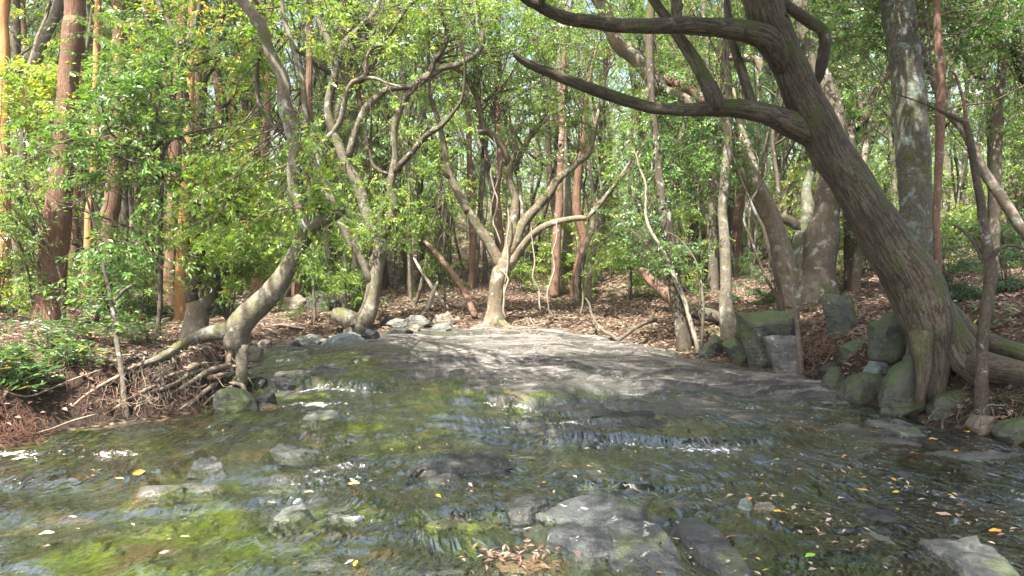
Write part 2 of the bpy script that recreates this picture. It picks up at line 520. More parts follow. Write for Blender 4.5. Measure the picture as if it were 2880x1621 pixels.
BARK_LICHEN = bark_material('bark_grey_lichen', (.075, .07, .052), (.14, .132, .10), (.03, .03, .022), 22, 7, moss=.42, lichen=.40, lichc=(.17, .21, .185), cross=True)
BARK_PALE = bark_material('bark_pale_tan', (.11, .092, .067), (.215, .182, .137), (.10, .07, .045), 18, 6, moss=.12, lichen=.35, bump=.5)
BARK_GOLD = bark_material('bark_golden_tan', (.095, .078, .052), (.20, .165, .112), (.05, .035, .02), 18, 6, moss=.3, lichen=.32, bump=.5)
BARK_MOSSY = bark_material('bark_mossy_brown', (.10, .088, .062), (.20, .175, .13), (.04, .033, .022), 20, 8, moss=.32, lichen=.25, mossc=(.05, .06, .017), bump=.5)
BARK_DARK = bark_material('bark_dark_brown', (.05, .04, .03), (.11, .088, .065), (.02, .015, .01), 24, 6, moss=.25, lichen=.12)
BARK_CEDAR = bark_material('bark_cedar_red', (.11, .062, .04), (.22, .125, .08), (.045, .025, .016), 40, 2.0, moss=.06, bump=.9, crackw=.7)
BARK_ORANGE = bark_material('bark_cedar_orange', (.30, .15, .06), (.42, .24, .10), (.15, .07, .03), 34, 2.0, bump=.6, crackw=.5)
BARK_GREY = bark_material('bark_grey_brown', (.065, .055, .042), (.14, .12, .092), (.06, .045, .03), 24, 5, moss=.2, lichen=.2)
BARK_RED = bark_material('bark_red_brown', (.12, .07, .05), (.21, .13, .09), (.06, .03, .02), 24, 5, moss=.06, lichen=.1)
ROOT_PALE = bark_material('root_pale', (.17, .128, .09), (.31, .245, .18), (.08, .05, .035), 20, 7, moss=.05, bump=.4)
ROOT_RED = plain('root_red_fibre', (.06, .03, .02), (.145, .07, .047), .85, 25)
VINE = plain('vine_pale', (.17, .145, .11), (.33, .29, .23), .8, 18)
ROCK_MOSS = rock_material('rock_green_moss', (.04, .043, .035), (.11, .115, .09), moss=.78, lichen=.15)
ROCK_GREY = rock_material('rock_grey', (.08, .082, .074), (.165, .165, .148), moss=.25, lichen=.45)
ROCK_DARK = rock_material('rock_dark_wet', (.009, .010, .0095), (.034, .036, .033), moss=.0, wet=.3, lichen=0)
ROCK_TAN = rock_material('rock_tan', (.12, .10, .075), (.22, .19, .15), moss=.12, lichen=.2)
ROCK_BLUE = rock_material('rock_blue_grey', (.10, .12, .12), (.21, .24, .24), moss=.3, lichen=.4)
SLATE = rock_material('rock_slate', (.020, .023, .024), (.060, .064, .062), moss=.02, wet=.35, lichen=.34)
ROCK_WETG = rock_material('rock_wet_grey', (.045, .048, .044), (.115, .118, .104), moss=.12, wet=.3, lichen=.4)


def ground_material():
    m, nt, out, N, mix, M, ramp, noise, mapv, link = newmat('leaf_litter_soil')
    ob = N('ShaderNodeTexCoord').outputs['Object']
    v = N('ShaderNodeTexVoronoi', {'Vector': mapv(ob, (1, 1, .6)), 'Scale': 16.0, 'Randomness': 1.0})
    cs = N('ShaderNodeSeparateColor', {0: v.outputs['Color']})
    c = mix((.045, .032, .022), (.125, .088, .06), cs.outputs[0]); c = mix(c, (.22, .175, .133), ramp(cs.outputs[1], .6, .95))
    c = mix(c, (.04, .024, .016), ramp(v.outputs['Distance'], .45, .75))
    n = noise(ob, 1.1, 5, .6)
    c = mix(c, (.05, .075, .02), M('MULTIPLY', ramp(n, .56, .70), .6))
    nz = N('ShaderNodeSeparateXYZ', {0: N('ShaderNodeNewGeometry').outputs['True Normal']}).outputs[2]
    c = mix(mix((.013, .010, .008), (.042, .029, .021), noise(ob, 20, 4)), c, ramp(nz, .80, .95))  # steep bank faces: dark soil, with the overhang's shade put into its colour
    bm = N('ShaderNodeBump', {'Height': M('ADD', cs.outputs[2], noise(ob, 30, 4)), 'Strength': .8, 'Distance': .03})
    p = N('ShaderNodeBsdfPrincipled', {'Base Color': c, 'Roughness': .9, 'Normal': bm.outputs[0], 'Specular IOR Level': .15})
    link(p.outputs[0], out.inputs[0])
    return m


def bed_material():
    m, nt, out, N, mix, M, ramp, noise, mapv, link = newmat('stream_bed_rock')
    ob = N('ShaderNodeTexCoord').outputs['Object']
    dry = N('ShaderNodeAttribute', attribute_name='tint').outputs['Fac']   # height above the water: 0 submerged, 1 dry
    uv = N('ShaderNodeUVMap').outputs[0]
    n1 = noise(ob, .85, 5, .6); n2 = noise(ob, 2.1, 5, .62); n3 = noise(ob, 26, 4, .65); n4 = noise(mapv(uv, (30, 4, 1)), 1, 4, .6)
    # submerged: algae, brown silt, dark rock
    alg = mix((.024, .042, .004), (.125, .150, .008), ramp(M('ADD', M('MULTIPLY', n4, .6), M('MULTIPLY', n3, .4)), .35, .65))
    silt = mix((.05, .034, .018), (.115, .078, .042), n3)
    drk = mix((.014, .017, .014), (.055, .06, .05), n3)
    px_ = N('ShaderNodeSeparateXYZ', {0: ob}).outputs[0]
    alg = mix(alg, mix((.010, .022, .006), (.036, .062, .012), n4), ramp(M('ADD', px_, M('MULTIPLY', n2, 1.5)), .6, 1.7))
    sub = mix(drk, alg, ramp(n1, .48, .62)); sub = mix(sub, silt, ramp(n2, .53, .64))
    # dry slab
    sl = mix((.068, .062, .054), (.225, .208, .186), ramp(M('ADD', M('MULTIPLY', n2, .55), M('MULTIPLY', n3, .45)), .38, .64))
    lay = noise(mapv(ob, (.8, 3.2, 10)), 1.6, 5, .62, .5)
    sl = mix(sl, (.035, .032, .03), M('MULTIPLY', ramp(lay, .56, .62), .8))
    sl = mix(sl, (.40, .385, .36), M('MULTIPLY', ramp(noise(ob, 4.2, 5, .7), .62, .68), .5))
    sl = mix(sl, (.075, .095, .03), M('MULTIPLY', ramp(noise(ob, 1.7, 5, .65), .60, .72), .45))
    vc = N('ShaderNodeTexVoronoi', {'Vector': N('ShaderNodeVectorMath', {0: mapv(ob, (.75, 1.5, .2)), 1: N('ShaderNodeTexNoise', {'Vector': ob, 'Scale': 2.2, 'Detail': 3.0}).outputs['Color']}, operation='ADD').outputs[0], 'Scale': 1.0}, feature='DISTANCE_TO_EDGE')
    sl = mix(sl, (.018, .017, .015), M('MULTIPLY', ramp(vc.outputs['Distance'], .022, .004), .85))
    st = noise(mapv(ob, (.35, 1.5, 1.0)), 1.3, 5, .6, .8)
    sl = mix(sl, (.02, .019, .017), M('MULTIPLY', ramp(M('ABSOLUTE', M('SUBTRACT', st, .5)), .030, .008), .8))
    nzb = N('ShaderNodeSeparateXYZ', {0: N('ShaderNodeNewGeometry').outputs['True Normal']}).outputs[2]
    sl = mix(sl, (.022, .021, .018), M('MULTIPLY', ramp(nzb, .955, .85), .85))  # steep ledge faces coloured dark for seeping wet and for undercut shade
    damp = ramp(M('ADD', M('MULTIPLY', dry, .55), M('MULTIPLY', noise(mapv(ob, (1, 1.8, 1)), 1.6, 6, .7), .9)), .98, .72)
    sl = mix(sl, mix((.025, .026, .023), (.085, .083, .074), n3), M('MULTIPLY', damp, .85))
    c = mix(sub, sl, ramp(dry, .05, .35))
    wetf = M('MULTIPLY', ramp(dry, .1, .6), M('SUBTRACT', 1.0, M('MULTIPLY', damp, .8)))
    h = M('ADD', M('ADD', n3, lay), M('MULTIPLY', n4, .4))
    bm = N('ShaderNodeBump', {'Height': h, 'Strength': .7, 'Distance': .025})
    p = N('ShaderNodeBsdfPrincipled', {'Base Color': c, 'Roughness': M('ADD', .22, M('MULTIPLY', wetf, .5)), 'Normal': bm.outputs[0], 'Specular IOR Level': .4})
    link(p.outputs[0], out.inputs[0])
    return m


def water_material():
    m, nt, out, N, mix, M, ramp, noise, mapv, link = newmat('stream_water')
    uv = N('ShaderNodeUVMap').outputs[0]
    foam = N('ShaderNodeAttribute', attribute_name='tint').outputs['Fac']
    ob = N('ShaderNodeTexCoord').outputs['Object']
    a = noise(mapv(uv, (10, 2.8, 1)), 1.0, 3, .5, .7); b = noise(mapv(uv, (30, 6, 1)), 1.0, 2, .5, .5); c = noise(ob, 20, 2, .5)
    def ridge(q):
        return M('SUBTRACT', 1.0, M('ABSOLUTE', M('MULTIPLY', M('SUBTRACT', q, .5), 4.0)))
    a2 = noise(mapv(uv, (4.2, 1.5, 1)), 1.0, 3, .5, .8)
    h = M('ADD', M('ADD', M('MULTIPLY', ridge(a), .75), M('MULTIPLY', ridge(a2), .8)), M('ADD', M('MULTIPLY', b, .30), M('MULTIPLY', c, .10)))
    calm = ramp(noise(mapv(uv, (.9, .55, 1)), 1.0, 3, .6, .5), .46, .68)
    bm = N('ShaderNodeBump', {'Height': h, 'Strength': M('ADD', .26, M('MULTIPLY', calm, .55)), 'Distance': .09})
    fr = N('ShaderNodeFresnel', {'IOR': 1.50, 'Normal': bm.outputs[0]})
    tr = N('ShaderNodeBsdfTransparent', {'Color': (.86, .90, .80, 1)})
    gl = N('ShaderNodeBsdfGlossy', {'Color': (1, 1, 1, 1), 'Roughness': .04, 'Normal': bm.outputs[0]})
    w = N('ShaderNodeMixShader', {0: M('ADD', M('MULTIPLY', fr.outputs[0], 1.25), .095, True), 1: tr.outputs[0], 2: gl.outputs[0]})
    fn = M('ADD', M('MULTIPLY', noise(mapv(uv, (22, 12, 1)), 1.0, 5, .75, .8), .55), M('MULTIPLY', noise(ob, 16, 5, .75, .5), .45))
    fm = ramp(M('ADD', M('MULTIPLY', fn, 2.6), M('SUBTRACT', foam, 1.30)), .56, .86)
    fd = N('ShaderNodeBsdfDiffuse', {'Color': (.80, .83, .86, 1)})
    f = N('ShaderNodeMixShader', {0: M('MULTIPLY', fm, .9), 1: w.outputs[0], 2: fd.outputs[0]})
    link(f.outputs[0], out.inputs[0])
    return m


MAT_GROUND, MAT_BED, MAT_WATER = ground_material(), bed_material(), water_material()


# ------------------------------------------------------------------ object helpers
def tag(o, label=None, cat=None, group=None, kind=None):
    if label: o['label'] = label
    if cat: o['category'] = cat
    if group: o['group'] = group
    if kind: o['kind'] = kind
    return o


def thing(name, loc, label, cat, group=None):
    o = bpy.data.objects.new(name, None)
    o.empty_display_size = .2
    o.location = [float(v) for v in loc]
    COL.objects.link(o)
    return tag(o, label, cat, group)


# ------------------------------------------------------------------ ground, bed, water
def sinhs(a, b, c, n, k):
    ua, ub = np.arcsinh((a - c) / k), np.arcsinh((b - c) / k)
    return c + k * np.sinh(np.linspace(ua, ub, n))


gx = sinhs(-160, 160, 0.3, 640, 3.2); gy = sinhs(-60, 230, 7.5, 740, 3.2)
GX, GY = np.meshgrid(gx, gy)
GH, GD, GW = terrain(GX, GY)
XS, YS = -0.6, 17.5


def flow_uv(x, y):
    r = np.hypot(x - XS, YS - y)
    ang = np.arctan2(x - XS, YS - y)
    return ang * 11 + .35 * fbm(x * .8, y * .8, 3, 90), r + .4 * fbm(x * .7 + 9, y * .7, 3, 91)


def grid_mesh(name, X, Y, Z, keep, mat, tint=None, uvf=None):
    r, c = X.shape
    idx = np.arange(r * c).reshape(r, c)
    Q = np.stack([idx[:-1, :-1], idx[:-1, 1:], idx[1:, 1:], idx[1:, :-1]], -1).reshape(-1, 4)
    kf = keep[:-1, :-1] | keep[:-1, 1:] | keep[1:, 1:] | keep[1:, :-1]
    Q = Q[kf.ravel()]
    used = np.unique(Q); rm = np.zeros(r * c, np.int64); rm[used] = np.arange(len(used))
    mb = MB()
    V = np.stack([X, Y, Z], -1).reshape(-1, 3)
    uv = None
    if uvf is not None:
        u, v = uvf(X, Y)
        uv = np.stack([u.ravel(), v.ravel()], -1)[Q.ravel()]
    mb.add(V[used], rm[Q], 0, uv, None if tint is None else tint.ravel()[used])
    return mb.build(name, mat)


inside = GD < 0
GWAT = GH - GW
_ua, _ub = np.arcsinh((gx[0] - .3) / 3.2), np.arcsinh((gx[-1] - .3) / 3.2)
_va, _vb = np.arcsinh((gy[0] - 7.5) / 3.2), np.arcsinh((gy[-1] - 7.5) / 3.2)


def sample(G, x, y):
    u = (np.arcsinh((np.asarray(x, float) - .3) / 3.2) - _ua) / (_ub - _ua) * (len(gx) - 1)
    v = (np.arcsinh((np.asarray(y, float) - 7.5) / 3.2) - _va) / (_vb - _va) * (len(gy) - 1)
    u = np.clip(u, 0, len(gx) - 1.001); v = np.clip(v, 0, len(gy) - 1.001)
    i = u.astype(int); j = v.astype(int); u = u - i; v = v - j
    return (G[j, i] * (1 - u) + G[j, i + 1] * u) * (1 - v) + (G[j + 1, i] * (1 - u) + G[j + 1, i + 1] * u) * v


def HT(x, y):
    return sample(GH, np.atleast_1d(x), np.atleast_1d(y))


def WT(x, y):
    return sample(GWAT, np.atleast_1d(x), np.atleast_1d(y))


def ground(px, py, water=False):
    r = ray(px, py)
    t = np.linspace(2.0, 45, 4000)
    p = CAM + r[None] * t[:, None]
    h = HT(p[:, 0], p[:, 1])
    if water:
        h = np.maximum(h, WT(p[:, 0], p[:, 1]))
    k = np.where(p[:, 2] <= h)[0]
    return (45.0, p[-1]) if len(k) == 0 else (t[k[0]], p[k[0]])


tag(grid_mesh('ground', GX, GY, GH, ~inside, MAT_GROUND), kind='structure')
dryf = np.clip((GW + 0.004) / 0.07, 0, 1)
tag(grid_mesh('stream_bed', GX, GY, GH, inside, MAT_BED, dryf, flow_uv), kind='structure')

wx = np.arange(-10.5, 9.0, 0.034); wy = np.concatenate([np.arange(-8, 1.6, .3), sinhs(1.6, 15.5, 1.6, 430, 8)])
WX, WY = np.meshgrid(wx, wy)
fu, fv = flow_uv(WX, WY)
wz = WATER(WX, WY)
rip = 0.020 * fbm(fu * 2.2, fv * 1.7, 3, 100) + 0.018 * fbm(fu * 5.5, fv * 3.0, 3, 101) + 0.010 * fbm(fu * 15, fv * 6.5, 2, 102)
foam = np.zeros_like(WX)
for (yl, x0, x1, dr, sd) in LEDGES:
    _, ext, dy = ledge(WX, WY, yl, x0, x1, dr, sd)
    g = np.exp(-((dy + 0.13) / 0.09) ** 2) * .46 + np.exp(-((dy + 0.0) / 0.05) ** 2) * .14
    foam = np.maximum(foam, g * ext * (dr / .08) ** .6 * (0.55 + .9 * vnoise(WX * 1.6, WX * 0 + sd, sd)))
foam = foam + .16 * sstep(.25, .6, fbm(fu * 1.1, fv * .8, 3, 110)) + .06
# extra riffles seen in the photo
for (c, x, y, rx, ry, a) in [(7, 250, 325, 1.0, .12, .85), (7, 450, 335, .5, .07, .7), (7, 700, 300, .4, .04, .42), (7, 1480, 385, .45, .10, .5), (7, 120, 690, .5, .1, .3), (4, 1640, 880, .5, .2, .62), (5, 150, 885, .7, .25, .5), (5, 330, 1115, .8, .10, .75), (5, 1560, 1240, .4, .08, .6), (5, 1900, 1235, .5, .08, .6),
                             (7, 1120, 625, .5, .08, .45), (8, 2420, 640, .35, .16, .5), (8, 1690, 905, .12, .12, .5), (7, 700, 740, .5, .1, .3), (7, 1190, 810, .25, .12, .3)]:
    p = plane_hit(*S(c, x, y))
    wy_ = WY + .22 * fbm(WX * 1.7 + p[0], WY * 1.2, 3, 150)
    br = .45 + .8 * vnoise(WX * 3.1 + p[1], WY * 5.0, 151)
    foam = np.maximum(foam, a * br * np.exp(-((WX - p[0]) / rx) ** 2 - ((wy_ - p[1]) / (ry * 1.5)) ** 2))
wD = sdf(WX, WY, POLY)
water = grid_mesh('water', WX, WY, wz + rip, wD < 0.45, MAT_WATER, np.clip(foam, 0, 1), flow_uv)
tag(water, kind='structure')

# ------------------------------------------------------------------ trees traced from the photo
ANCH = {}


def trace(txt, d0, d1=None, wob=0.0, rng=None, step=0.09, curve=None):
    """txt: 'crop: x,y,w x,y,w | crop: ...' -> smoothed world points with radius; depth runs from d0 to d1"""
    pts = []
    for seg in txt.split('|'):
        c, rest = seg.split(':')
        c = int(c)
        for q in rest.split():
            x, y, w = (float(v) for v in q.split(','))
            px, py = S(c, x, y)
            pts.append((px, py, w / CROPS[c][2]))
    d1 = d0 if d1 is None else d1
    n = len(pts)
    L = np.concatenate([[0], np.cumsum([math.hypot(pts[i + 1][0] - pts[i][0], pts[i + 1][1] - pts[i][1]) for i in range(n - 1)])])
    L = L / max(L[-1], 1e-6)
    P = []
    for i, (px, py, w) in enumerate(pts):
        d = d0 + (d1 - d0) * L[i] + (math.sin(L[i] * math.pi) * curve if curve else 0)
        q = UP(px, py, d)
        P.append((*q, w / F * d / 2))
    return np.array(P)


def sink(P, dz=.35, flare=1.25):
    b = P[0].copy(); d = P[0] - P[1]; b[2] -= dz; b[0] += d[0] * .15; b[1] += .04; b[3] *= flare
    return np.concatenate([b[None], P])


def extend(P, L, taper=.45, rise=None):
    e = P[-1].copy(); d = unit((P[-1] - P[-2])[:3])
    if rise is not None:
        d = unit(d + np.array(rise))
    m = e.copy(); m[:3] += d * L * .5; m[3] *= (1 + taper) / 2
    m[:3] += RNG.normal(size=3) * .05 * L
    e[:3] += d * L; e[3] *= taper
    return np.concatenate([P, m[None], e[None]])


def wobble(P, amp, seed):
    Q = P.copy()
    s = np.concatenate([[0], np.cumsum(np.linalg.norm(np.diff(P[:, :3], axis=0), axis=1))])
    for k in range(3):
        Q[:, k] += amp * fbm(s * 2.2 + k * 13.1, s * 0 + seed, 3, seed + k)
    return Q


def on_ground(P, k0=1, lift=.55):
    """roots: bring each point forward along its sight line until it lies on the soil instead of in it"""
    Q = P.copy()
    for i in range(k0, len(Q)):
        v = Q[i, :3] - CAM
        n = 60
        f = np.linspace(.55, 1.15, 240)
        pts = CAM + v[None] * f[:, None]
        h = np.maximum(HT(pts[:, 0], pts[:, 1]), WT(pts[:, 0], pts[:, 1]) - .05)
        k = np.where(pts[:, 2] - Q[i, 3] * lift <= h)[0]
        if len(k):
            g = f[k[0]]
            if g < 1 or Q[i, 2] - HT(Q[i, 0], Q[i, 1])[0] > Q[i, 3]:
                Q[i, :3] = pts[k[0]]; Q[i, 3] *= g
    return Q


class Tree:
    def __init__(self, name, label, bark, base, cat='tree', group=None):
        self.o = thing(name, base, label, cat, group)
        self.base = np.array(base, float); self.bark = bark; self.k = int(abs(base[0]) * 37 + base[1] * 11) % 97; self.anch = []

    slim = 1.0; wob = 0.0

    def limb(self, part, P, sides=12, lump=.06, mat=None, wob=.012, step=.09, ridges=0.0, anchor=True, sub=None):
        self.k += 1
        P = P * np.array([1, 1, 1, self.slim])
        Q = wobble(catmull(P, step), max(wob, self.wob), self.k)
        mb = MB(); tube(mb, Q, sides, lump, self.k, 0, ridges)
        ob = mb.build(part, mat or self.bark, self.o if sub is None else sub, self.base)
        if anchor:
            self.anch.append(Q[len(Q) // 4:, :3][::3])
        return Q, ob

    def crown(self, blobs, leaf, seed=1, **kw):
        mb = MB()
        rng = np.random.default_rng(seed)
        crown(mb, rng, np.concatenate(self.anch), blobs, **kw)
        return mb.build('crown', [leaf, TWIG], self.o, self.base)


def B(c, x, y, depth, r, nb, ns):
    return (UP(*S(c, x, y), depth), r, nb, ns)


def based(c, x, y, water=False):
    px, py = S(c, x, y)
    return ground(px, py, water)


LOG = []

# --- the big leaning tree over the creek
d, b = based(6, 2120, 1035)
LOG.append(('big', d))
BT = Tree('leaning_tree', 'massive furrowed-bark tree leaning out over the creek from mossy boulders, two bare limbs reaching across', BARK_BIG, b)
DB = d
P = trace('6: 2108,1040,70 2104,900,120 2098,780,165 2085,650,215 2055,520,270 1985,350,270 1885,200,250 1764,0,230 | 3: 1225,1050,232 1120,900,236 1040,750,225 960,600,208 895,450,200 830,300,195 770,150,205 715,0,225', d + .1, d - .1, curve=.1)
BT.limb('trunk', extend(P, 4.5, .45, (.1, 0, .5)), 28, .06, ridges=.05, step=.06)
BT.limb('branch', extend(trace('3: 850,430,70 800,320,140 740,225,150 640,185,135 520,168,112 400,158,100 250,150,95 100,150,86 0,150,82 | 2: 1750,148,82 1600,128,80 1450,108,75 1350,70,68 1250,20,60 1150,-40,52', d - .05, d - 1.2), 1.8, .4, (0, -.2, .2)), 16, .08, ridges=.05, step=.06)
BT.limb('branch', trace('3: 1060,840,90 1000,790,150 930,745,165 850,712,150 750,672,124 600,640,112 450,628,100 300,640,80 100,630,70 0,612,68 | 2: 1700,560,70 1500,490,65 1350,430,60 1220,380,52 1160,345,42 1118,305,30', d + .12, d - .9), 16, .08, ridges=.06, step=.06)
BT.limb('branch', extend(trace('3: 470,640,50 450,610,90 425,550,98 380,470,84 300,330,74 230,220,66 150,90,60 70,-20,55', d - .33, d - .1), 2.2, .4), 12, .06)
BT.limb('branch', extend(trace('3: 215,150,30 213,110,60 212,60,68 205,-30,64', d - .6, d - .5), 2.0, .4), 10, .06)
BT.limb('branch', extend(trace('3: 670,655,30 655,620,50 635,560,58 600,430,56 560,310,46 530,200,44 515,60,40 510,-30,36', d - .2, d + .4), 1.5, .4), 10, .06)
BT.limb('branch', trace('3: 790,0,70 850,25,62 920,75,64 1000,130,70 1060,170,66 1078,250,72 1055,380,70 1032,500,40', d + .25, d + .5), 10, .08, mat=BARK_DARK)
BT.limb('branch', extend(trace('3: 780,20,110 800,-60,90', d + .2, d + .4), 3.0, .4, (.5, .3, .4)), 10, .06)
for txt, dd in [('6: 2040,600,120 2030,700,110 2045,800,80 2040,900,60 2020,1000,40', (d + .0, d - .1)),
                ('6: 2060,480,200 2130,570,220 2210,680,200 2290,770,180 2400,815,160 2576,850,140 2700,890,120', (d + .15, d + .05)),
                ('6: 2060,470,180 2140,540,180 2250,620,140 2400,690,110 2576,745,100 2750,790,80', (d + .3, d + .75)),
                ('6: 2190,650,150 2215,760,110 2320,860,90 2440,900,70 2600,960,60', (d + .1, d - .25)),
                ('6: 2060,600,150 2015,760,110 1990,880,80 1960,1000,50', (d + .2, d + .15))]:
    BT.limb('root', on_ground(trace(txt, *dd), 3) if '2130,570' in txt or '2140,540' in txt else trace(txt, *dd), 14, .10, ridges=.06, step=.06, anchor=False)

# --- big mossy twin trunk behind it, and the pale trunk leaning away from its foot
d, b = based(6, 1440, 470); LOG.append(('twin', d))
T2 = Tree('forest_tree', 'stout mossy lichen-spotted trunk rising straight behind the leaning tree', BARK_GREY, b)
P = sink(trace('6: 1460,440,290 1485,330,200 1505,220,172 1520,100,166 | 3: 1085,1250,146 1125,1000,150 1140,800,135 1115,600,120 1060,450,110 985,250,100 950,100,95 930,-40,90', d, d + .5))
T2.limb('trunk', extend(P, 4, .4), 20, .08, step=.08)
T2.limb('branch', extend(trace('6: 1400,420,150 1390,300,105 1410,150,90 1440,20,70', d - .1, d + .8), 2.0, .5), 12, .08, mat=BARK_LICHEN)
T2.crown([B(3, 1250, 350, d + 1, (1.6, 1.2, 1.2), 26, 9), B(3, 1250, 620, d + .9, (.9, .8, .8), 14, 8), B(3, 1300, 60, d + 1, (1.5, 1.2, .9), 24, 9), B(3, 900, -200, d, (2.2, 2, 1), 26, 10)], LEAF_A, 21, leafL=.085, tint=(.55, .2))
d, b = based(6, 1345, 480)
T3 = Tree('forest_tree', 'pale blotched trunk leaning far over and forking behind the bare limb', BARK_PALE, b)
P = sink(trace('6: 1345,440,135 1335,300,112 1290,150,104 1236,6,104 | 3: 690,1120,112 620,1000,116 560,900,102 480,780,96 400,700,90 330,650,84 250,585,82 150,545,86 90,515,92 | 2: 1980,540,108 1930,440,100 1830,330,95 1750,270,90 1700,180,85 1660,80,82 1610,-20,78', d, d - .6))
T3.limb('trunk', extend(P, 3.5, .4), 18, .08)
T3.limb('branch', trace('3: 400,690,60 370,600,60 290,530,58 200,490,54 100,450,44 | 2: 1960,440,38 1880,350,30', d - .4, d - .1), 10, .1, mat=BARK_RED)
T3.limb('branch', extend(trace('3: 760,1180,60 700,1080,60 660,980,52 640,900,45', d, d + .5), 1.6, .4), 10, .06)
T3.limb('branch', trace('3: 940,1340,52 880,1290,56 820,1270,42 760,1180,30', d + .1, d + .3), 8, .1)
T3.limb('branch', trace('3: 700,420,50 690,360,46 600,335,44 520,335,40 440,330,30', d - .3, d + .3), 8, .1)
T3.crown([B(2, 1500, 120, d - .3, (1.3, 1.5, .8), 14, 8), B(3, 100, 330, d + .4, (1.0, 1.0, .9), 10, 7), B(2, 1600, -140, d - .3, (2.0, 2.0, .8), 18, 9)], LEAF_B, 22, leafL=.08)

# --- straight slender dark trunk by the fallen log
d, b = based(6, 1030, 650); LOG.append(('slender', d))
T4 = Tree('forest_tree', 'slender straight brown trunk with flared mossy foot beside the end of the fallen log', BARK_DARK, b)
P = sink(trace('6: 1035,630,105 1015,540,80 1010,450,66 1010,250,56 1000,100,54 | 3: 482,1243,54 490,1100,58 500,950,52 512,800,46 520,650,42 505,450,40 495,250,38 490,0,34', d, d + .4))
T4.limb('trunk', extend(P, 3.5, .5), 14, .08, mat=BARK_MOSSY)
T4.crown([B(3, 480, 1000, d + .8, (.9, .8, .8), 12, 8), B(3, 400, 250, d + .8, (1.2, 1, .9), 14, 8), B(3, 300, 950, d + 1.2, (1.0, .8, 1.0), 12, 8), B(3, 420, -150, d + .3, (2, 2, .8), 18, 9)], LEAF_A, 23, leafL=.075)

# --- tall straight lichen trunk
d0, b = based(6, 2000, 500); d = max(8.6, min(d0, 10.0)); b = UP(*S(3, 1625, 1500), d); b[2] = HT(b[0], b[1])[0]
LOG.append(('lichen', d0, d))
T5 = Tree('forest_tree', 'tall straight trunk blotched with pale blue-green lichen, just past the leaning tree', BARK_LICHEN, b)
P = sink(trace('3: 1635,1900,200 1620,1450,178 1610,1300,174 1600,1100,176 1590,900,180 1570,600,178 1540,300,178 1500,0,178', d, d))
T5.limb('trunk', extend(P, 4.5, .5), 20, .05, ridges=.03)
T5.crown([((3.0, 8.4, 8.3), (1.5, 1.3, .6), 40, 11), ((4.6, 8.0, 8.0), (1.4, 1.3, .6), 36, 11), ((1.8, 9.6, 8.6), (1.3, 1.2, .6), 30, 11), ((3.6, 10.0, 8.8), (1.3, 1.2, .6), 30, 11), B(3, 1800, 60, d + 1.5, (1.3, 1.2, .7), 26, 10), B(3, 2000, 40, d + 1.2, (1.2, 1, .6), 22, 10), B(3, 1300, 200, d + .5, (.9, .8, .7), 14, 8), B(3, 2150, 230, d + 1.5, (.9, .8, .6), 14, 8), B(3, 1600, -350, d, (2.6, 2.6, .9), 30, 10)], LEAF_A, 24, leafL=.08, tint=(.6, .2))  # clumps given in world coordinates are added unseen overhead to shade the slope

# --- thin stems on the steep bank
def stem(name, label, bark, c, bx, by, txt, dd=0, top=0, sides=10, ext=2.0, depth=None, lump=.08, grp=None, blobs=None, leaf=None, seed=0, **kw):
    d, b = based(c, bx, by)
    if depth:
        d = depth
        b = UP(*S(c, bx, by), d)
        b[2] = HT(b[0], b[1])[0]
    LOG.append((label[:26], round(d, 2)))
    t = Tree(name, label, bark, b, group=grp)
    Q = trace(txt, d + dd, d + dd + top)
    if depth:
        foot = np.array([[b[0], b[1], b[2] - .15, Q[0, 3] * 1.2]])
        Q = np.concatenate([foot, Q]) if Q[0, 2] > b[2] else Q
    else:
        Q = sink(Q, .2)
    t.limb('trunk', extend(Q, ext, .4) if ext else Q, sides, lump)
    t.d = d
    if blobs:
        t.crown([B(bc, x, y, d + z, r, nb, ns) for (bc, x, y, z, r, nb, ns) in blobs], leaf or LEAF_A, seed or 31, **kw)
    return t


stem('young_tree', 'thin red-brown stem standing close beside the tall lichen trunk', BARK_RED, 3, 1735, 1600, '3: 1735,1450,42 1730,1250,42 1737,1050,44 1745,850,46 1750,600,48 1752,400,55 1735,200,46 1728,0,34', 0, 0, depth=8.9)
stem('young_tree', 'pale grey trunk leaning strongly across the slope past the lichen trunk', BARK_PALE, 3, 2300, 1500, '3: 2270,1420,62 2200,1300,62 2100,1150,60 2000,1000,58 1900,790,50 1800,650,50 1740,550,48 1680,400,44 1600,200,40 1560,60,34', 0, .8, depth=9.6,
     blobs=[(3, 1700, 420, .8, (.7, .6, .6), 10, 7), (3, 1500, 650, 1, (.7, .6, .6), 8, 7)], leaf=LEAF_A, seed=41, leafL=.07)
t = stem('young_tree', 'thin crooked dark stem rising in front of the spreading roots of the leaning tree', BARK_DARK, 6, 2360, 985, '6: 2362,960,72 2360,800,58 2365,600,54 2385,450,54 2402,300,64 2381,142,52 | 3: 1990,1200,50 1960,1050,46 1930,850,42 1900,720,36 1840,690,28 1770,660,20', -.05, .2, depth=DB - .45, ext=.5)
t.limb('branch', trace('3: 1905,740,24 1890,640,22 1870,540,18 1830,430,14 1800,420,8', t.d + .1, t.d + .4), 7, .06, mat=BARK_RED)
t.limb('branch', trace('6: 2395,300,26 2330,180,22 2250,90,18 2190,60,10', t.d, t.d + .3), 7, .06)
t.limb('branch', trace('6: 2390,250,22 2450,180,20 2540,170,14 2620,220,8', t.d, t.d - .2), 7, .06)
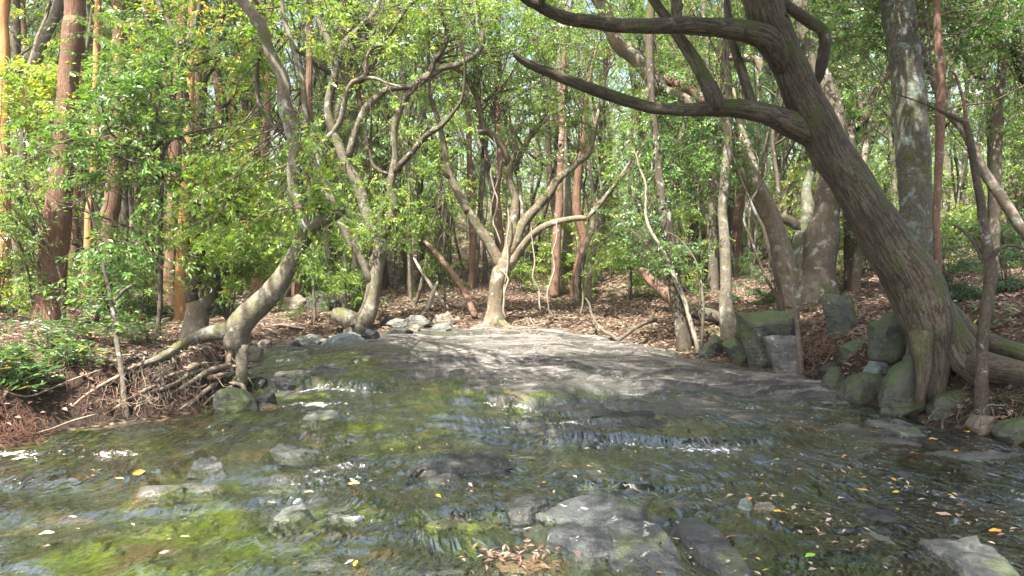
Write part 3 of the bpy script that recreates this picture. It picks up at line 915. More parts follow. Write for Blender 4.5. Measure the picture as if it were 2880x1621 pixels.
t = stem('forest_tree', 'sinuous cream-barked trunk with forked crown high on the slope', BARK_PALE, 3, 2060, 1430, '3: 2065,1300,62 2070,1100,60 2075,900,60 2080,750,60 2090,550,58 2108,400,50 2118,260,52 2140,100,48 2165,-20,42', 0, 0, depth=11.5,
         blobs=[(3, 2100, 550, .6, (.8, .7, .7), 10, 7), (3, 1950, 700, .6, (.8, .7, .7), 10, 7), (3, 2200, 900, .6, (.7, .7, .7), 10, 7)], leaf=LEAF_B, seed=42, leafL=.07)
t.limb('branch', trace('3: 2115,285,46 2040,215,46 1985,140,44 1992,60,40 2005,-20,36', t.d, t.d + .3), 9, .08, mat=BARK_DARK)
t.limb('branch', trace('3: 2112,290,24 2000,270,20 1900,270,16 1830,300,10', t.d, t.d - .3), 7, .08)
stem('forest_tree', 'speckled pale trunk bending from the slope between lichen trunk and cream trunk', BARK_LICHEN, 3, 2085, 1000, '3: 2040,540,52 1980,450,52 1920,350,50 1870,200,46 1830,80,42', 0, 0, depth=12.2)
stem('forest_tree', 'dark bent trunk at the very edge of the slope', BARK_DARK, 3, 2300, 900, '3: 2280,600,60 2240,460,70 2200,330,66 2190,200,52 2230,60,44', 0, 0, depth=11.0,
     blobs=[(3, 2150, 120, 0, (.8, .8, .6), 12, 8), (3, 2230, 700, 0, (.6, .6, .5), 8, 8)], leaf=LEAF_A, seed=43, leafL=.075)
t = stem('sapling', 'thin pale sapling rooted on the boulders below the mossy trunk', BARK_PALE, 6, 1412, 835, '6: 1410,815,26 1390,650,23 1370,500,24 1345,370,22 1330,340,12', 0, -.1, ext=0)
t = stem('sapling', 'slim whitish sapling curving up beside the dark trunk on the slab edge', VINE, 6, 862, 715, '6: 860,700,26 820,560,23 790,450,25 740,330,27 680,200,22 620,100,18 590,0,15 | 2: 1900,1080,13 1860,980,10', 0, .3, ext=.4,
         blobs=[(6, 560, 60, .4, (.8, .5, .5), 10, 7), (6, 660, 160, .5, (.7, .5, .4), 8, 7)], leaf=LEAF_C, seed=44, leafL=.075)
stem('sapling', 'spindly greenish sapling between the dark trunk and the first mossy boulder', BARK_MOSSY, 6, 886, 715, '6: 885,690,20 890,480,18 875,330,14 840,230,10 760,130,7 700,100,5', 0, .2, ext=0,
     blobs=[(6, 760, 190, .2, (.6, .5, .4), 8, 7)], leaf=LEAF_A, seed=45, leafL=.06)
stem('forest_tree', 'dark trunk with moss and splayed roots at the edge of the rock slab', BARK_DARK, 6, 790, 715, '6: 790,690,88 765,550,66 742,400,66 722,200,62 690,0,58 | 3: 130,1250,52 110,1000,52 98,850,46 75,650,42 60,450,44 58,200,50 68,0,50', 0, .3, ext=3,
     blobs=[(3, 60, 1000, .6, (1.0, .8, .8), 12, 8), (3, 180, 900, .8, (.8, .8, .8), 12, 8)], leaf=LEAF_A, seed=46, leafL=.08)
stem('sapling', 'bare whip-thin dark sapling crossing in front of the leaning pale trunk', BARK_DARK, 6, 1290, 500, '6: 1285,480,16 1200,300,15 1140,130,14 1110,0,12 | 3: 740,1000,12 700,800,10 690,650,9', 0, 0, ext=1, depth=10.6)
stem('sapling', 'dark thin sapling with leaning top between the two pale trunks', BARK_DARK, 6, 1320, 490, '6: 1300,440,22 1250,250,20 1215,100,18 1170,0,16 | 3: 590,1050,13 560,960,9', 0, 0, ext=.6, depth=10.4)

# --- centre tree with spreading pale limbs
d, b = based(5, 1435, 655); DC = d; LOG.append(('centre', d))
T6 = Tree('spreading_tree', 'pale golden spreading tree at the far end of the slab, limbs hung with vines', BARK_GOLD, b)
T6.slim = .86; T6.wob = .03
T6.limb('trunk', sink(trace('5: 1430,640,165 1435,570,118 1440,480,108 1452,400,108 1475,320,122 1495,250,112', d, d)), 18, .10, step=.07)
T6.limb('branch', extend(trace('5: 1462,330,90 1445,260,82 1400,180,76 1340,80,68 1280,0,62 | 2: 866,1243,64 810,1130,58 760,1030,52 730,930,46 715,830,42 690,720,38 650,600,35 640,500,28 635,430,24', d, d - .5), 1.6, .4), 12, .12)
T6.limb('branch', trace('2: 770,1050,34 730,1010,30 685,1000,22', d - .4, d - .5), 8, .12)
T6.limb('branch', trace('5: 1490,310,84 1515,200,76 1530,100,74 | 2: 1112,1330,70 1130,1250,60 1130,1150,52 1100,1050,50 1110,950,44 1137,870,38 1122,760,32 1095,708,32 1020,705,36 1022,620,26 1030,500,16', d, d + .2), 12, .14)
T6.limb('branch', trace('2: 1100,960,46 1090,900,46 1060,850,46 1000,780,50 960,755,46 930,620,40 900,540,40 860,460,34 800,410,30 730,372,26 660,350,18', d + .1, d - .4), 10, .12)
T6.limb('branch', trace('2: 985,775,30 950,768,30 918,778,20', d - .1, d - .3), 8, .1)
T6.limb('branch', extend(trace('5: 1510,260,84 1560,130,72 | 2: 1180,1300,64 1250,1220,62 1330,1140,60 1370,1060,58 1440,1000,50 1500,950,46 1570,890,40 1600,750,36 1620,650,34 1650,580,30 1660,450,24 1700,350,18', d, d + .4), 1.2, .4), 12, .12)
T6.limb('branch', trace('2: 1180,1290,50 1160,1100,30 1150,950,34 1190,860,36 1220,800,40 1270,740,36 1300,715,20', d + .1, d + .5), 9, .14)
T6.limb('branch', trace('5: 1500,320,84 1545,270,66 1610,170,56 1700,90,50 1800,52,46 1900,30,42 | 2: 1540,1270,40 1560,1270,28', d, d - .7), 12, .1)
T6.limb('branch', trace('2: 1560,1270,32 1640,1180,30 1720,1070,26 1790,990,26 1840,880,22 1830,800,14', d - .3, d), 9, .1)
T6.limb('branch', trace('2: 1500,960,30 1475,940,26 1500,890,18', d + .2, d + .2), 7, .1)
rr = np.random.default_rng(61)
for txt in ['5: 1420,620,60 1370,600,40 1335,590,34 1330,620,30 1370,645,34 1420,660,30 1440,690,20', '5: 1450,630,60 1500,650,40 1560,665,30 1640,650,24 1730,630,16', '5: 1440,630,50 1480,670,34 1540,680,26 1600,660,22 1660,640,14',
            '5: 1420,640,46 1380,660,30 1330,670,24 1290,680,14', '5: 1470,600,40 1540,580,26 1600,565,20 1680,560,12', '5: 1460,640,44 1500,690,24 1560,695,16']:
    q = trace(txt, d - .15, d - .15)
    for r_ in q:
        r_[2] = HT(r_[0], r_[1])[0] + r_[3] * .5
    q[0, 2] += .12
    T6.limb('root', q, 9, .12, mat=ROOT_PALE, anchor=False, step=.06)
T6.crown([B(2, 1050, 350, d, (2.0, 1.2, 1.6), 46, 1), B(2, 1250, 900, d + .3, (1.3, 1, 1.1), 34, 1), B(2, 1480, 450, d + .3, (1.4, 1, 1.4), 36, 1), B(2, 1000, 100, d, (2, 1.5, .9), 16, 8), B(2, 900, 250, d - .3, (1.8, 1.4, 1.0), 16, 8), B(2, 1250, 600, d + 1, (1.6, 1.2, .9), 16, 8), B(2, 1180, 120, d + .6, (1.6, 1.5, .9), 18, 8), B(2, 1500, 700, d + .8, (1.2, 1, .8), 10, 7), B(2, 700, 560, d, (1.0, 1, .7), 8, 7)], LEAF_B, 62, leafL=.08, tint=(.6, .2))

# vines hanging from it, each its own thing
VN = [('5: 1455,330,9 1485,350,11 1512,385,12 1500,430,12 1490,500,12 1482,570,13 1498,615,13', 'pale looping vine clinging to the front of the spreading tree trunk', -.25),
      ('5: 1510,-30,9 1515,60,10 1505,150,11 1515,250,12 1508,330,12 1490,400,11 1488,500,10', 'straight pale vine hung down the centre limb to the trunk fork', -.2),
      ('5: 1640,80,7 1655,180,8 1668,280,9 1655,380,10 1690,440,10 1692,500,10 1695,560,11', 'thin zigzag vine dangling from the low reddish limb to the ground', -.5),
      ('5: 1795,40,7 1790,150,8 1772,230,10 1780,330,10 1755,420,11 1742,480,10 1745,530,11', 'thin wavy vine dangling under the outer end of the low reddish limb', -.6),
      ('2: 1010,800,9 1030,900,9 1000,1000,10 1015,1100,10 1035,1180,10 1010,1290,11 1035,1350,10 1050,1420,9', 'tangled pale vine between the pale limb and the centre limb', -.1),
      ('2: 890,560,7 880,640,7 900,760,7 915,900,7 900,1020,6 930,1060,6', 'fine vine strand hanging left of the hanging centre tangle, from the arching limb', -.1),
      ('2: 1190,870,8 1230,960,8 1210,1060,8 1270,1040,8 1250,1120,7 1215,1170,7', 'knotted vine curling under the upper twisted limb', .3),
      ('2: 1060,920,7 1045,1020,8 1020,1120,8 1000,1200,7 990,1300,7', 'slack vine strand trailing from the twisted dark limb', 0)]
for i, (txt, lab, dz) in enumerate(VN):
    q = trace(txt, DC + dz, DC + dz + .1)
    q = wobble(catmull(q, .06), .03, 200 + i)
    mb = MB(); tube(mb, q, 6, .05, i)
    o = mb.build('vine', VINE, None, q[0, :3]); o.location = q[0, :3]
    lab = lab.replace('left of the hanging centre tangle, ', '')
    tag(o, lab, 'vine', 'vines hanging from the spreading tree')

# --- tree with swollen hollow foot
d, b = based(5, 640, 705); DH = d; LOG.append(('hollow', d))
T7 = Tree('hollow_tree', 'dark-limbed tree with a swollen knotted mossy foot above the rocks', BARK_MOSSY, b)
T7.limb('trunk', trace('5: 470,590,60 540,600,96 600,640,124 655,640,128 695,590,108 715,500,86 728,400,82 742,300,86 765,200,80 | 2: 335,1390,84 320,1350,72', d, d + .2), 18, .1, step=.06)
T7.limb('root', sink(trace('5: 610,690,120 630,660,120 660,620,110', d, d), .3), 14, .1, anchor=False)
kn = trace('5: 596,655,26 606,650,26', d - .24, d - .16)
mb = MB(); tube(mb, catmull(kn, .02), 12, .1, 3)
mb.build('knot_hole', BARK_DARK, T7.o, T7.base)
T7.limb('branch', trace('5: 718,420,60 690,350,54 650,260,52 590,170,48 540,70,50 510,10,50 | 2: 60,1150,48 20,1020,46 -10,900,48 -60,800,48', d + .1, d - .2), 10, .08)
T7.limb('branch', extend(trace('2: 325,1380,74 280,1270,64 235,1130,66 190,1020,60 140,930,56 90,800,52 52,680,54 55,560,50 88,430,50 85,330,46 40,220,44 0,130,40 -30,-20,36', d + .2, d - .1), 2, .4), 12, .08)
T7.limb('branch', extend(trace('2: 345,1390,60 375,1370,56 402,1300,50 435,1200,46 412,1100,46 430,1000,50 440,900,40 432,780,36 447,700,40 490,580,42 540,510,46 640,440,48 700,400,40 820,370,36 900,320,34 950,250,30 935,120,22 920,0,18', d + .2, d - .4), 1, .4), 12, .08)
T7.limb('branch', trace('2: 435,1010,42 460,970,40 540,880,36 620,790,34 710,730,30 780,650,22 835,550,17 840,300,14 790,150,11', d, d - .6), 9, .08, mat=BARK_DARK)
T7.limb('branch', trace('2: 165,930,46 175,880,46 205,780,46 260,650,50 320,580,44 380,530,40 450,510,36 540,505,30', d + .1, d - .2), 10, .08)
T7.limb('branch', extend(trace('2: 255,660,36 225,560,30 240,480,28 330,350,26 380,250,24 420,190,20 500,60,16 590,-20,14', d, d - .4), .8, .4), 9, .08, mat=BARK_DARK)
T7.limb('branch', extend(trace('2: 90,400,44 140,260,44 210,190,40 290,110,36 340,20,32 360,-30,28', d, d + .3), 1.2, .4), 10, .08)
T7.limb('branch', trace('2: 640,440,34 660,360,32 710,300,32 740,200,26 710,90,22 700,0,18', d - .3, d - .2), 9, .08, mat=BARK_DARK)
T7.limb('branch', trace('2: 0,860,34 60,790,34 120,700,34 150,560,32 190,480,32 260,445,28 270,350,22 300,290,18 420,240,14', d + .1, d - .4), 9, .08, mat=BARK_PALE)
T7.limb('branch', trace('2: 190,480,22 300,455,20 400,490,16 480,510,10', d - .1, d - .5), 7, .08, mat=BARK_PALE)
T7.limb('branch', trace('2: 400,1020,22 320,980,20 290,880,18 300,700,14 280,600,10', d, d + .4), 7, .08, mat=BARK_DARK)
T7.crown([B(2, 420, 250, d, (2.0, 1.2, 1.4), 46, 1), B(2, 600, 600, d, (1.2, 1, 1.0), 24, 1), B(2, 150, 500, d, (1.2, 1, 1.2), 26, 1), B(2, 150, 80, d, (1.5, 1.3, .8), 16, 8), B(2, 450, 250, d + .3, (1.3, 1.2, .8), 12, 8), B(2, 300, 1250, d + .3, (1.0, 1, .5), 14, 8), B(2, 450, 60, d, (1.6, 1.3, .7), 14, 8), B(2, 800, 120, d - .2, (1.3, 1, .7), 12, 8), B(5, 850, 60, d + .6, (.9, .7, .5), 12, 8)], LEAF_B, 63, leafL=.075, tint=(.55, .22))

# --- leaning tree on the near bank
d, b = based(4, 1400, 985, True); DL = d; LOG.append(('lean', d))
T8 = Tree('creek_tree', 'grey-green mossy tree bowing out from the undercut bank, roots gripping the edge', BARK_MOSSY, b)
P = trace('4: 1385,820,120 1370,750,140 1385,670,150 1450,590,142 1550,500,132 1630,400,118 1685,300,102 1740,210,98 1775,130,108 | 1: 1790,1300,112 1755,1200,96 1722,1100,88 1718,960,86 1730,870,92 1692,720,94 1660,600,80 1655,480,76 1620,400,70 1560,270,66 1520,150,66 1460,60,64 1400,-20,58', d, d + .3)
T8.limb('trunk', extend(P, 3.2, .4), 20, .07, step=.06)
T8.limb('branch', trace('4: 1785,110,84 1830,75,74 1880,42,70 1950,15,64 | 2: 100,1245,56 140,1222,46 165,1195,30', d + .1, d - .2), 12, .08)
T8.limb('branch', extend(trace('1: 1745,900,50 1770,800,44 1785,700,38 1775,580,34 1760,450,32 1720,320,30 1690,210,30 1650,100,26 1640,0,22', d + .2, d + .4), 1.2, .4), 9, .08)
T8.limb('branch', extend(trace('1: 1665,640,40 1610,760,34 1560,680,32 1510,600,30 1500,480,26 1500,400,20', d + .3, d + .7), .4, .3), 8, .08, mat=BARK_DARK)
for txt, d0, d1 in [('4: 1385,690,120 1310,690,100 1220,705,88 1130,740,78 1040,790,60 950,828,50 850,870,36 760,890,26 670,905,16', d, d - .25),
                    ('4: 1390,760,110 1402,850,72 1412,930,74 1400,1000,60 1400,1050,40', d, d - .1), ('4: 1340,780,70 1330,860,40 1300,900,30', d, d - .1),
                    ('4: 1390,850,50 1370,910,40 1290,950,34 1200,960,26', d - .05, d - .2),
                    ('4: 1250,960,20 1210,915,26 1120,910,32 1040,950,34 960,985,28 900,1040,24 900,1080,14', d - .15, d - .6), ('4: 1060,950,20 1075,1040,22 1040,1130,18 1080,1110,14', d - .45, d - .6),
                    ('4: 1300,990,18 1200,1000,22 1080,1060,22 960,1090,20 840,1110,16 740,1160,10', d - .3, d - .7), ('4: 1330,985,20 1410,1000,26 1420,1050,24 1380,1100,22 1310,1125,12', d - .3, d - .4),
                    ('4: 1150,950,14 1170,1010,14 1180,1050,10', d - .4, d - .45), ('4: 960,1120,22 930,1140,20 880,1160,14', d - .6, d - .7), ('4: 780,1000,14 830,1060,16 790,1130,16 770,1170,12', d - .7, d - .8),
                    ('4: 660,1190,18 600,1150,22 560,1100,18 520,1080,10', d - .8, d - .7), ('4: 690,1180,14 740,1110,14 700,1060,12 720,1000,8', d - .8, d - .8), ('4: 560,1000,14 700,930,18 850,880,18 960,860,12', d - .5, d - .3),
                    ('4: 1340,890,44 1200,930,34 1080,1000,27 950,1060,22 820,1120,16 760,1150,10', d - .1, d - .6), ('4: 1350,930,36 1230,1010,28 1130,1090,22 1040,1150,14', d - .1, d - .5),
                ('4: 1310,870,44 1150,920,34 1000,1010,26 870,1050,20 700,1090,14 620,1120,10', d - .1, d - .6), ('4: 1290,930,28 1180,1050,20 1090,1130,12', d - .1, d - .5), ('4: 1050,960,26 900,1000,22 760,1070,18 640,1150,13 560,1200,8', d - .3, d - .7),
                ('4: 1370,960,34 1330,1010,26 1240,1060,20 1180,1120,12', d - .1, d - .4), ('4: 900,880,28 760,930,24 600,1010,20 480,1080,16 400,1150,10', d - .3, d - .9),
                ('4: 1200,880,60 1120,890,46 1090,905,30 1000,940,22 960,950,14', d - .2, d - .4)]:
    T8.limb('root', on_ground(trace(txt, d0, d1), 1) if '690,120' in txt or '960,860' in txt or '890,44' in txt or '930,36' in txt or '870,44' in txt or '930,28' in txt or '960,26' in txt or '960,34' in txt or '880,28' in txt or '880,60' in txt else trace(txt, d0, d1), 9, .1, mat=(BARK_MOSSY if '690,120' in txt or '760,110' in txt else BARK_PALE if '890,44' in txt or '870,44' in txt or '960,34' in txt else ROOT_PALE), anchor=False, step=.05, wob=.02)
T8.crown([B(4, 1430, 190, d + .3, (.7, .6, .12), 10, 7), B(4, 1200, 130, d + .4, (.7, .6, .12), 9, 7), B(4, 1800, 250, d - .1, (.35, .4, .07), 5, 6), ((-4.6, 3.2, 7.2), (.9, .7, .5), 20, 12), ((-2.2, 1.4, 7.4), (1.2, .9, .5), 24, 13), ((-3.0, 4.6, 7.6), (.9, .6, .4), 14, 12), ((-5.8, 4.8, 7.0), (1.1, .9, .5), 22, 12), ((-1.2, 3.4, 7.4), (.7, .5, .4), 12, 11), B(1, 1930, 980, d - .3, (.25, .3, .25), 5, 7), B(1, 1450, 330, d + 1.2, (.8, .4, .4), 8, 7), B(1, 1700, 130, d + 1.2, (.9, .5, .4), 8, 7), B(1, 1380, 1010, d + 1.1, (.6, .4, .18), 6, 7),  # clumps given in world coordinates are added unseen overhead to dapple the water
          B(1, 1230, 1050, d + 1.0, (.7, .4, .2), 7, 7), B(1, 1350, 520, d + 1.2, (.7, .4, .3), 6, 7), B(2, 120, 1170, d - .2, (.22, .25, .15), 6, 5)], LEAF_B, 64, leafL=.08, tint=(.5, .2))

# --- forked pale tree beside it
d, b = based(4, 1140, 730); DF = d; LOG.append(('forked', d))
T9 = Tree('forked_tree', 'pale smooth tree dividing low into two bent stems behind the undercut bank', BARK_PALE, b)
T9.limb('trunk', sink(trace('4: 1135,720,165 1145,640,132 1150,560,122 1150,510,124', d, d)), 16, .08)
T9.limb('branch', extend(trace('4: 1130,540,80 1110,470,74 1150,360,66 1165,200,60 1150,50,52 | 1: 1140,1200,50 1128,1100,50 1092,950,46 1080,870,48 1055,820,44 1020,700,36 1000,560,46 965,400,42 930,280,44 870,150,40 842,0,36', d, d + .3), 2, .4), 12, .08, mat=BARK_GREY)
T9.limb('branch', extend(trace('4: 1175,560,86 1220,515,74 1262,400,66 1290,300,58 1312,150,46 1302,30,46 | 1: 1290,1200,44 1268,1130,40 1210,1000,44 1150,870,42 1112,740,36 1090,600,32 1060,450,44 1060,330,50 1000,180,44 940,70,40 930,-20,36', d, d + .1), 2, .4), 12, .08, mat=BARK_GREY)
T9.limb('branch', extend(trace('1: 1062,350,46 1090,290,44 1130,180,40 1160,50,34 1165,-20,30', d + .2, d + .1), 1.5, .4), 10, .08, mat=BARK_DARK)
T9.limb('branch', trace('1: 1010,580,24 1040,470,26 1080,410,24 1160,370,22 1240,340,18 1300,310,12', d + .2, d - .2), 8, .08, mat=BARK_DARK)
T9.limb('branch', trace('1: 1190,560,20 1195,460,22 1240,400,22 1290,320,16', d + .1, d), 8, .08, mat=BARK_DARK)
T9.limb('branch', trace('4: 1160,500,24 1180,430,26 1230,350,26 1300,280,22 1380,230,14', d - .1, d - .4), 8, .08)
T9.crown([B(1, 700, 200, d - .2, (.9, .8, .6), 7, 7), B(1, 620, 620, d - .4, (.9, .8, .5), 7, 7), B(1, 1180, 620, d + .2, (.7, .7, .4), 4, 7), B(1, 1300, 380, d, (.8, .7, .5), 5, 7), B(1, 900, 120, d + .2, (1.0, .8, .5), 5, 7), B(1, 1200, 120, d + .2, (.8, .7, .5), 4, 7),
          B(1, 850, 420, d, (.8, .7, .4), 4, 7), B(1, 800, -150, d, (2, 2, .7), 15, 7)], LEAF_A, 65, leafL=.085, tint=(.62, .24))

# --- dark understorey stems with the layered glossy foliage of the left side
t = stem('understorey_tree', 'thin dark stem with a forked top and tiers of glossy leaves before the cedars', BARK_DARK, 4, 930, 700, '4: 925,720,30 935,500,26 935,300,26 940,0,24 | 1: 945,1100,22 940,1000,24 950,880,26 990,820,24 1060,790,22 1150,765,16 1300,740,10', 0, -.1, ext=.5, depth=9.4)
t.limb('branch', trace('1: 945,960,22 900,930,22 875,895,22 770,860,18 650,780,15 610,690,12 590,600,9', t.d, t.d - .5), 7, .06)
t.limb('branch', trace('1: 875,900,16 930,840,18 1000,800,16 1130,790,12 1250,760,8', t.d, t.d + .2), 7, .06)
t.limb('branch', trace('1: 940,1080,16 880,980,14 700,920,12 560,830,10 450,810,8', t.d, t.d - .6), 7, .06)
t.limb('branch', trace('4: 930,300,16 860,180,16 760,90,14 640,40,12 | 1: 480,1230,12 300,1180,8', t.d, t.d - .6), 7, .06)
t.crown([B(4, 760, 150, t.d - .2, (.6, .5, .12), 4, 7), B(1, 640, 620, t.d - .3, (.8, .8, .15), 6, 7), B(1, 150, 800, t.d - .6, (.7, .7, .15), 5, 7), B(1, 700, 980, t.d - .3, (.9, .8, .16), 6, 7), B(1, 150, 1060, t.d - .4, (.8, .8, .2), 7, 7), B(1, 900, 760, t.d, (.6, .6, .25), 5, 7),
         B(1, 560, 860, t.d - .5, (.7, .7, .2), 5, 7), B(1, 1000, 1100, t.d, (.6, .6, .3), 5, 7), B(1, 680, 330, t.d - .2, (.7, .6, .2), 7, 7), B(1, 760, 480, t.d, (.7, .5, .2), 6, 7), B(1, 620, 150, t.d, (.6, .6, .25), 5, 7), B(1, 560, 480, t.d - .3, (.5, .5, .15), 4, 7)],
        LEAF_A, 66, leafL=.085, tint=(.66, .26))
t = stem('understorey_tree', 'bushy young tree spreading bright flat leaf layers across the tall cedar trunk', BARK_DARK, 4, 560, 640, '4: 560,640,24 600,450,22 590,250,20 545,100,20 540,0,18 | 1: 540,1150,16 480,1000,14 430,800,12 440,600,10', 0, -.3, ext=.5)
t.limb('branch', trace('1: 470,950,12 380,820,11 240,700,10 100,640,8', t.d - .2, t.d - .6), 7, .06)
t.limb('branch', trace('4: 590,260,14 450,190,13 250,120,12 60,30,8', t.d - .1, t.d - .6), 7, .06)
t.crown([B(1, 200, 450, t.d - .3, (1.0, .7, .13), 14, 8), B(1, 60, 620, t.d - .5, (.6, .6, .25), 10, 7), B(1, 100, 440, t.d - .3, (.7, .6, .2), 12, 8), B(1, 150, 720, t.d - .4, (.6, .5, .15), 7, 7), B(1, 540, 540, t.d - .3, (.5, .5, .15), 7, 7), B(1, 160, 1230, t.d - .3, (.6, .5, .15), 6, 7)],
        LEAF_B, 67, leafL=.085, tint=(.62, .2))
t = stem('understorey_tree', 'slim crooked stem growing at the front lip of the bank among exposed roots', BARK_GREY, 4, 740, 1185, '4: 735,1160,40 715,1050,34 705,930,30 690,800,30 670,650,28 645,500,24 620,380,22 590,250,18 555,100,14', 0, .4, ext=.5)
t.limb('branch', trace('4: 650,520,18 690,480,20 720,450,22 790,410,12', t.d + .1, t.d + .2), 7, .06)
t.crown([B(4, 600, 250, t.d + .3, (.5, .4, .15), 6, 6), B(4, 500, 420, t.d + .3, (.5, .4, .15), 6, 6), B(4, 760, 300, t.d + .4, (.5, .4, .15), 6, 6)], LEAF_A, 68, leafL=.065, tint=(.6, .2))
t = stem('understorey_tree', 'leafy pale-green young tree between the forked tree and the bowing tree', BARK_GREY, 4, 1330, 640, '4: 1330,640,24 1300,500,24 1300,350,22 1290,200,20 1330,50,18 | 1: 1400,1200,14 1450,1050,10', .6, 0, ext=.4, depth=9.7)
t.crown([B(1, 1380, 1000, t.d, (.9, .7, .16), 11, 8), B(1, 1300, 880, t.d + .2, (.6, .6, .14), 6, 7), B(4, 1420, 120, t.d, (.8, .7, .14), 8, 7), B(4, 1150, 160, t.d + .2, (.7, .6, .35), 16, 8), B(4, 1480, 220, t.d - .2, (.8, .6, .22), 18, 8), B(4, 1450, 330, t.d + .3, (.6, .5, .3), 12, 8)], LEAF_B, 69, leafL=.085, tint=(.62, .2))

# --- cedars on the left
def cedar(label, bark, c, bx, by, txt, depth=None, ext=5, sides=20):
    d, b = based(c, bx, by)
    if depth:
        d = depth; b = UP(*S(c, bx, by), d); b[2] = HT(b[0], b[1])[0]
    LOG.append((label[:24], round(d, 2)))
    t = Tree('cedar_tree', label, bark, b, 'cedar')
    Q = trace(txt, d, d)
    foot = np.array([[Q[0, 0], Q[0, 1], b[2] - .3, Q[0, 3] * 1.15]])
    Q = np.concatenate([foot, Q[Q[:, 2] > b[2] - .05]])
    Q = extend(Q, ext, .6)
    t.limb('trunk', Q, sides, .04, wob=.01, ridges=.06)
    e = Q[-1, :3]
    t.anch = [np.array([e + [0, 0, -k * .5] for k in range(6)])]
    t.crown([(e + np.array([0, 0, -.2]), (1.7, 1.7, 1.8), 30, 8)], LEAF_A, 70 + len(LOG), leafL=.10, ratio=.3)
    return t


cedar('tall cedar with shaggy red-brown bark, thickest trunk on the leafy bank', BARK_CEDAR, 4, 285, 660, '4: 285,650,185 293,560,168 300,420,158 312,250,150 325,100,146 | 1: 335,1250,142 352,1080,130 372,850,116 390,600,106 410,350,108 425,150,112 440,0,114')
cedar('bright orange cedar trunk cut off by the edge of the view', BARK_ORANGE, 4, 15, 400, '4: 15,330,84 18,150,82 20,0,80 | 1: 15,1000,74 20,700,66 25,300,60 30,0,56', 13.5)
cedar('slim orange trunk just behind the thick red-brown cedar', BARK_ORANGE, 4, 505, 430, '4: 505,400,52 515,200,48 520,0,46 | 1: 535,1150,42 550,900,40 560,500,38 570,0,36', 15.5)
cedar('slim orange trunk lit by sun behind the forked tree', BARK_ORANGE, 4, 1045, 500, '4: 1048,480,60 1055,300,58 1065,100,56 | 1: 1072,1200,52 1085,1000,48 1100,700,46 1110,400,44 1120,0,42', 13.6)
cedar('broad brown cedar trunk with peeling bark among the slim orange ones', BARK_CEDAR, 4, 600, 430, '4: 600,400,125 625,200,105 640,0,98 | 1: 655,1200,92 680,900,84 690,600,80 700,0,72', 14.5)
cedar('narrow reddish cedar showing beside the shaggy thick one', BARK_CEDAR, 4, 420, 460, '4: 420,440,60 425,200,56 430,0,54 | 1: 440,1150,50 450,800,46 470,0,42', 16.5)
cedar('tall pinkish cedar rising through the forked tree top', BARK_CEDAR, 4, 990, 420, '4: 990,380,70 1000,200,70 1005,0,70 | 1: 1010,1200,70 1025,800,74 1045,500,70 1060,200,66 1075,0,60', 15.0)
cedar('thin rusty cedar trunk right of the forked tree top, streaked bark'.replace('right of', 'alongside'), BARK_RED, 4, 1160, 420, '4: 1165,380,46 1150,100,44 | 1: 1140,1100,44 1145,800,44 1150,500,46 1165,250,44 1185,0,40', 16.0)
cedar('pair-stemmed brown cedar trunk near the bowing tree, peeling low down', BARK_CEDAR, 4, 1500, 440, '4: 1505,420,80 1510,200,66 1515,0,56 | 1: 1530,1100,50 1550,800,46 1565,400,42 1580,0,40', 14.5)
cedar('short view of a red cedar foot behind the bow of the mossy trunk', BARK_CEDAR, 5, 280, 440, '5: 280,420,62 285,250,56 290,100,50 290,0,46 | 1: 1800,1000,44 1800,600,40 1800,0,36', 15.5)
cedar('grey cedar trunk far back near the corner of the woods', BARK_GREY, 4, 150, 330, '4: 165,250,60 170,0,56 | 1: 130,1100,54 100,700,52 90,350,54 85,0,52', 17.0)
cedar('dusky cedar trunk leaning over beside the shaggy thick cedar', BARK_GREY, 4, 60, 420, '1: 100,1200,50 130,900,50 165,600,52 205,400,54 235,280,56 290,150,58 350,0,60', 14.0)
cedar('pale grey straight cedar standing far behind the leafy tiers', BARK_GREY, 4, 720, 380, '4: 720,360,50 725,100,46 | 1: 720,1000,44 720,700,44 735,300,42 750,0,40', 18.5)
cedar('slender ash-grey cedar seen past the crown of the shaggy one', BARK_GREY, 4, 480, 380, '4: 485,350,44 | 1: 500,1100,42 515,700,42 525,350,44 530,0,42', 19.5)

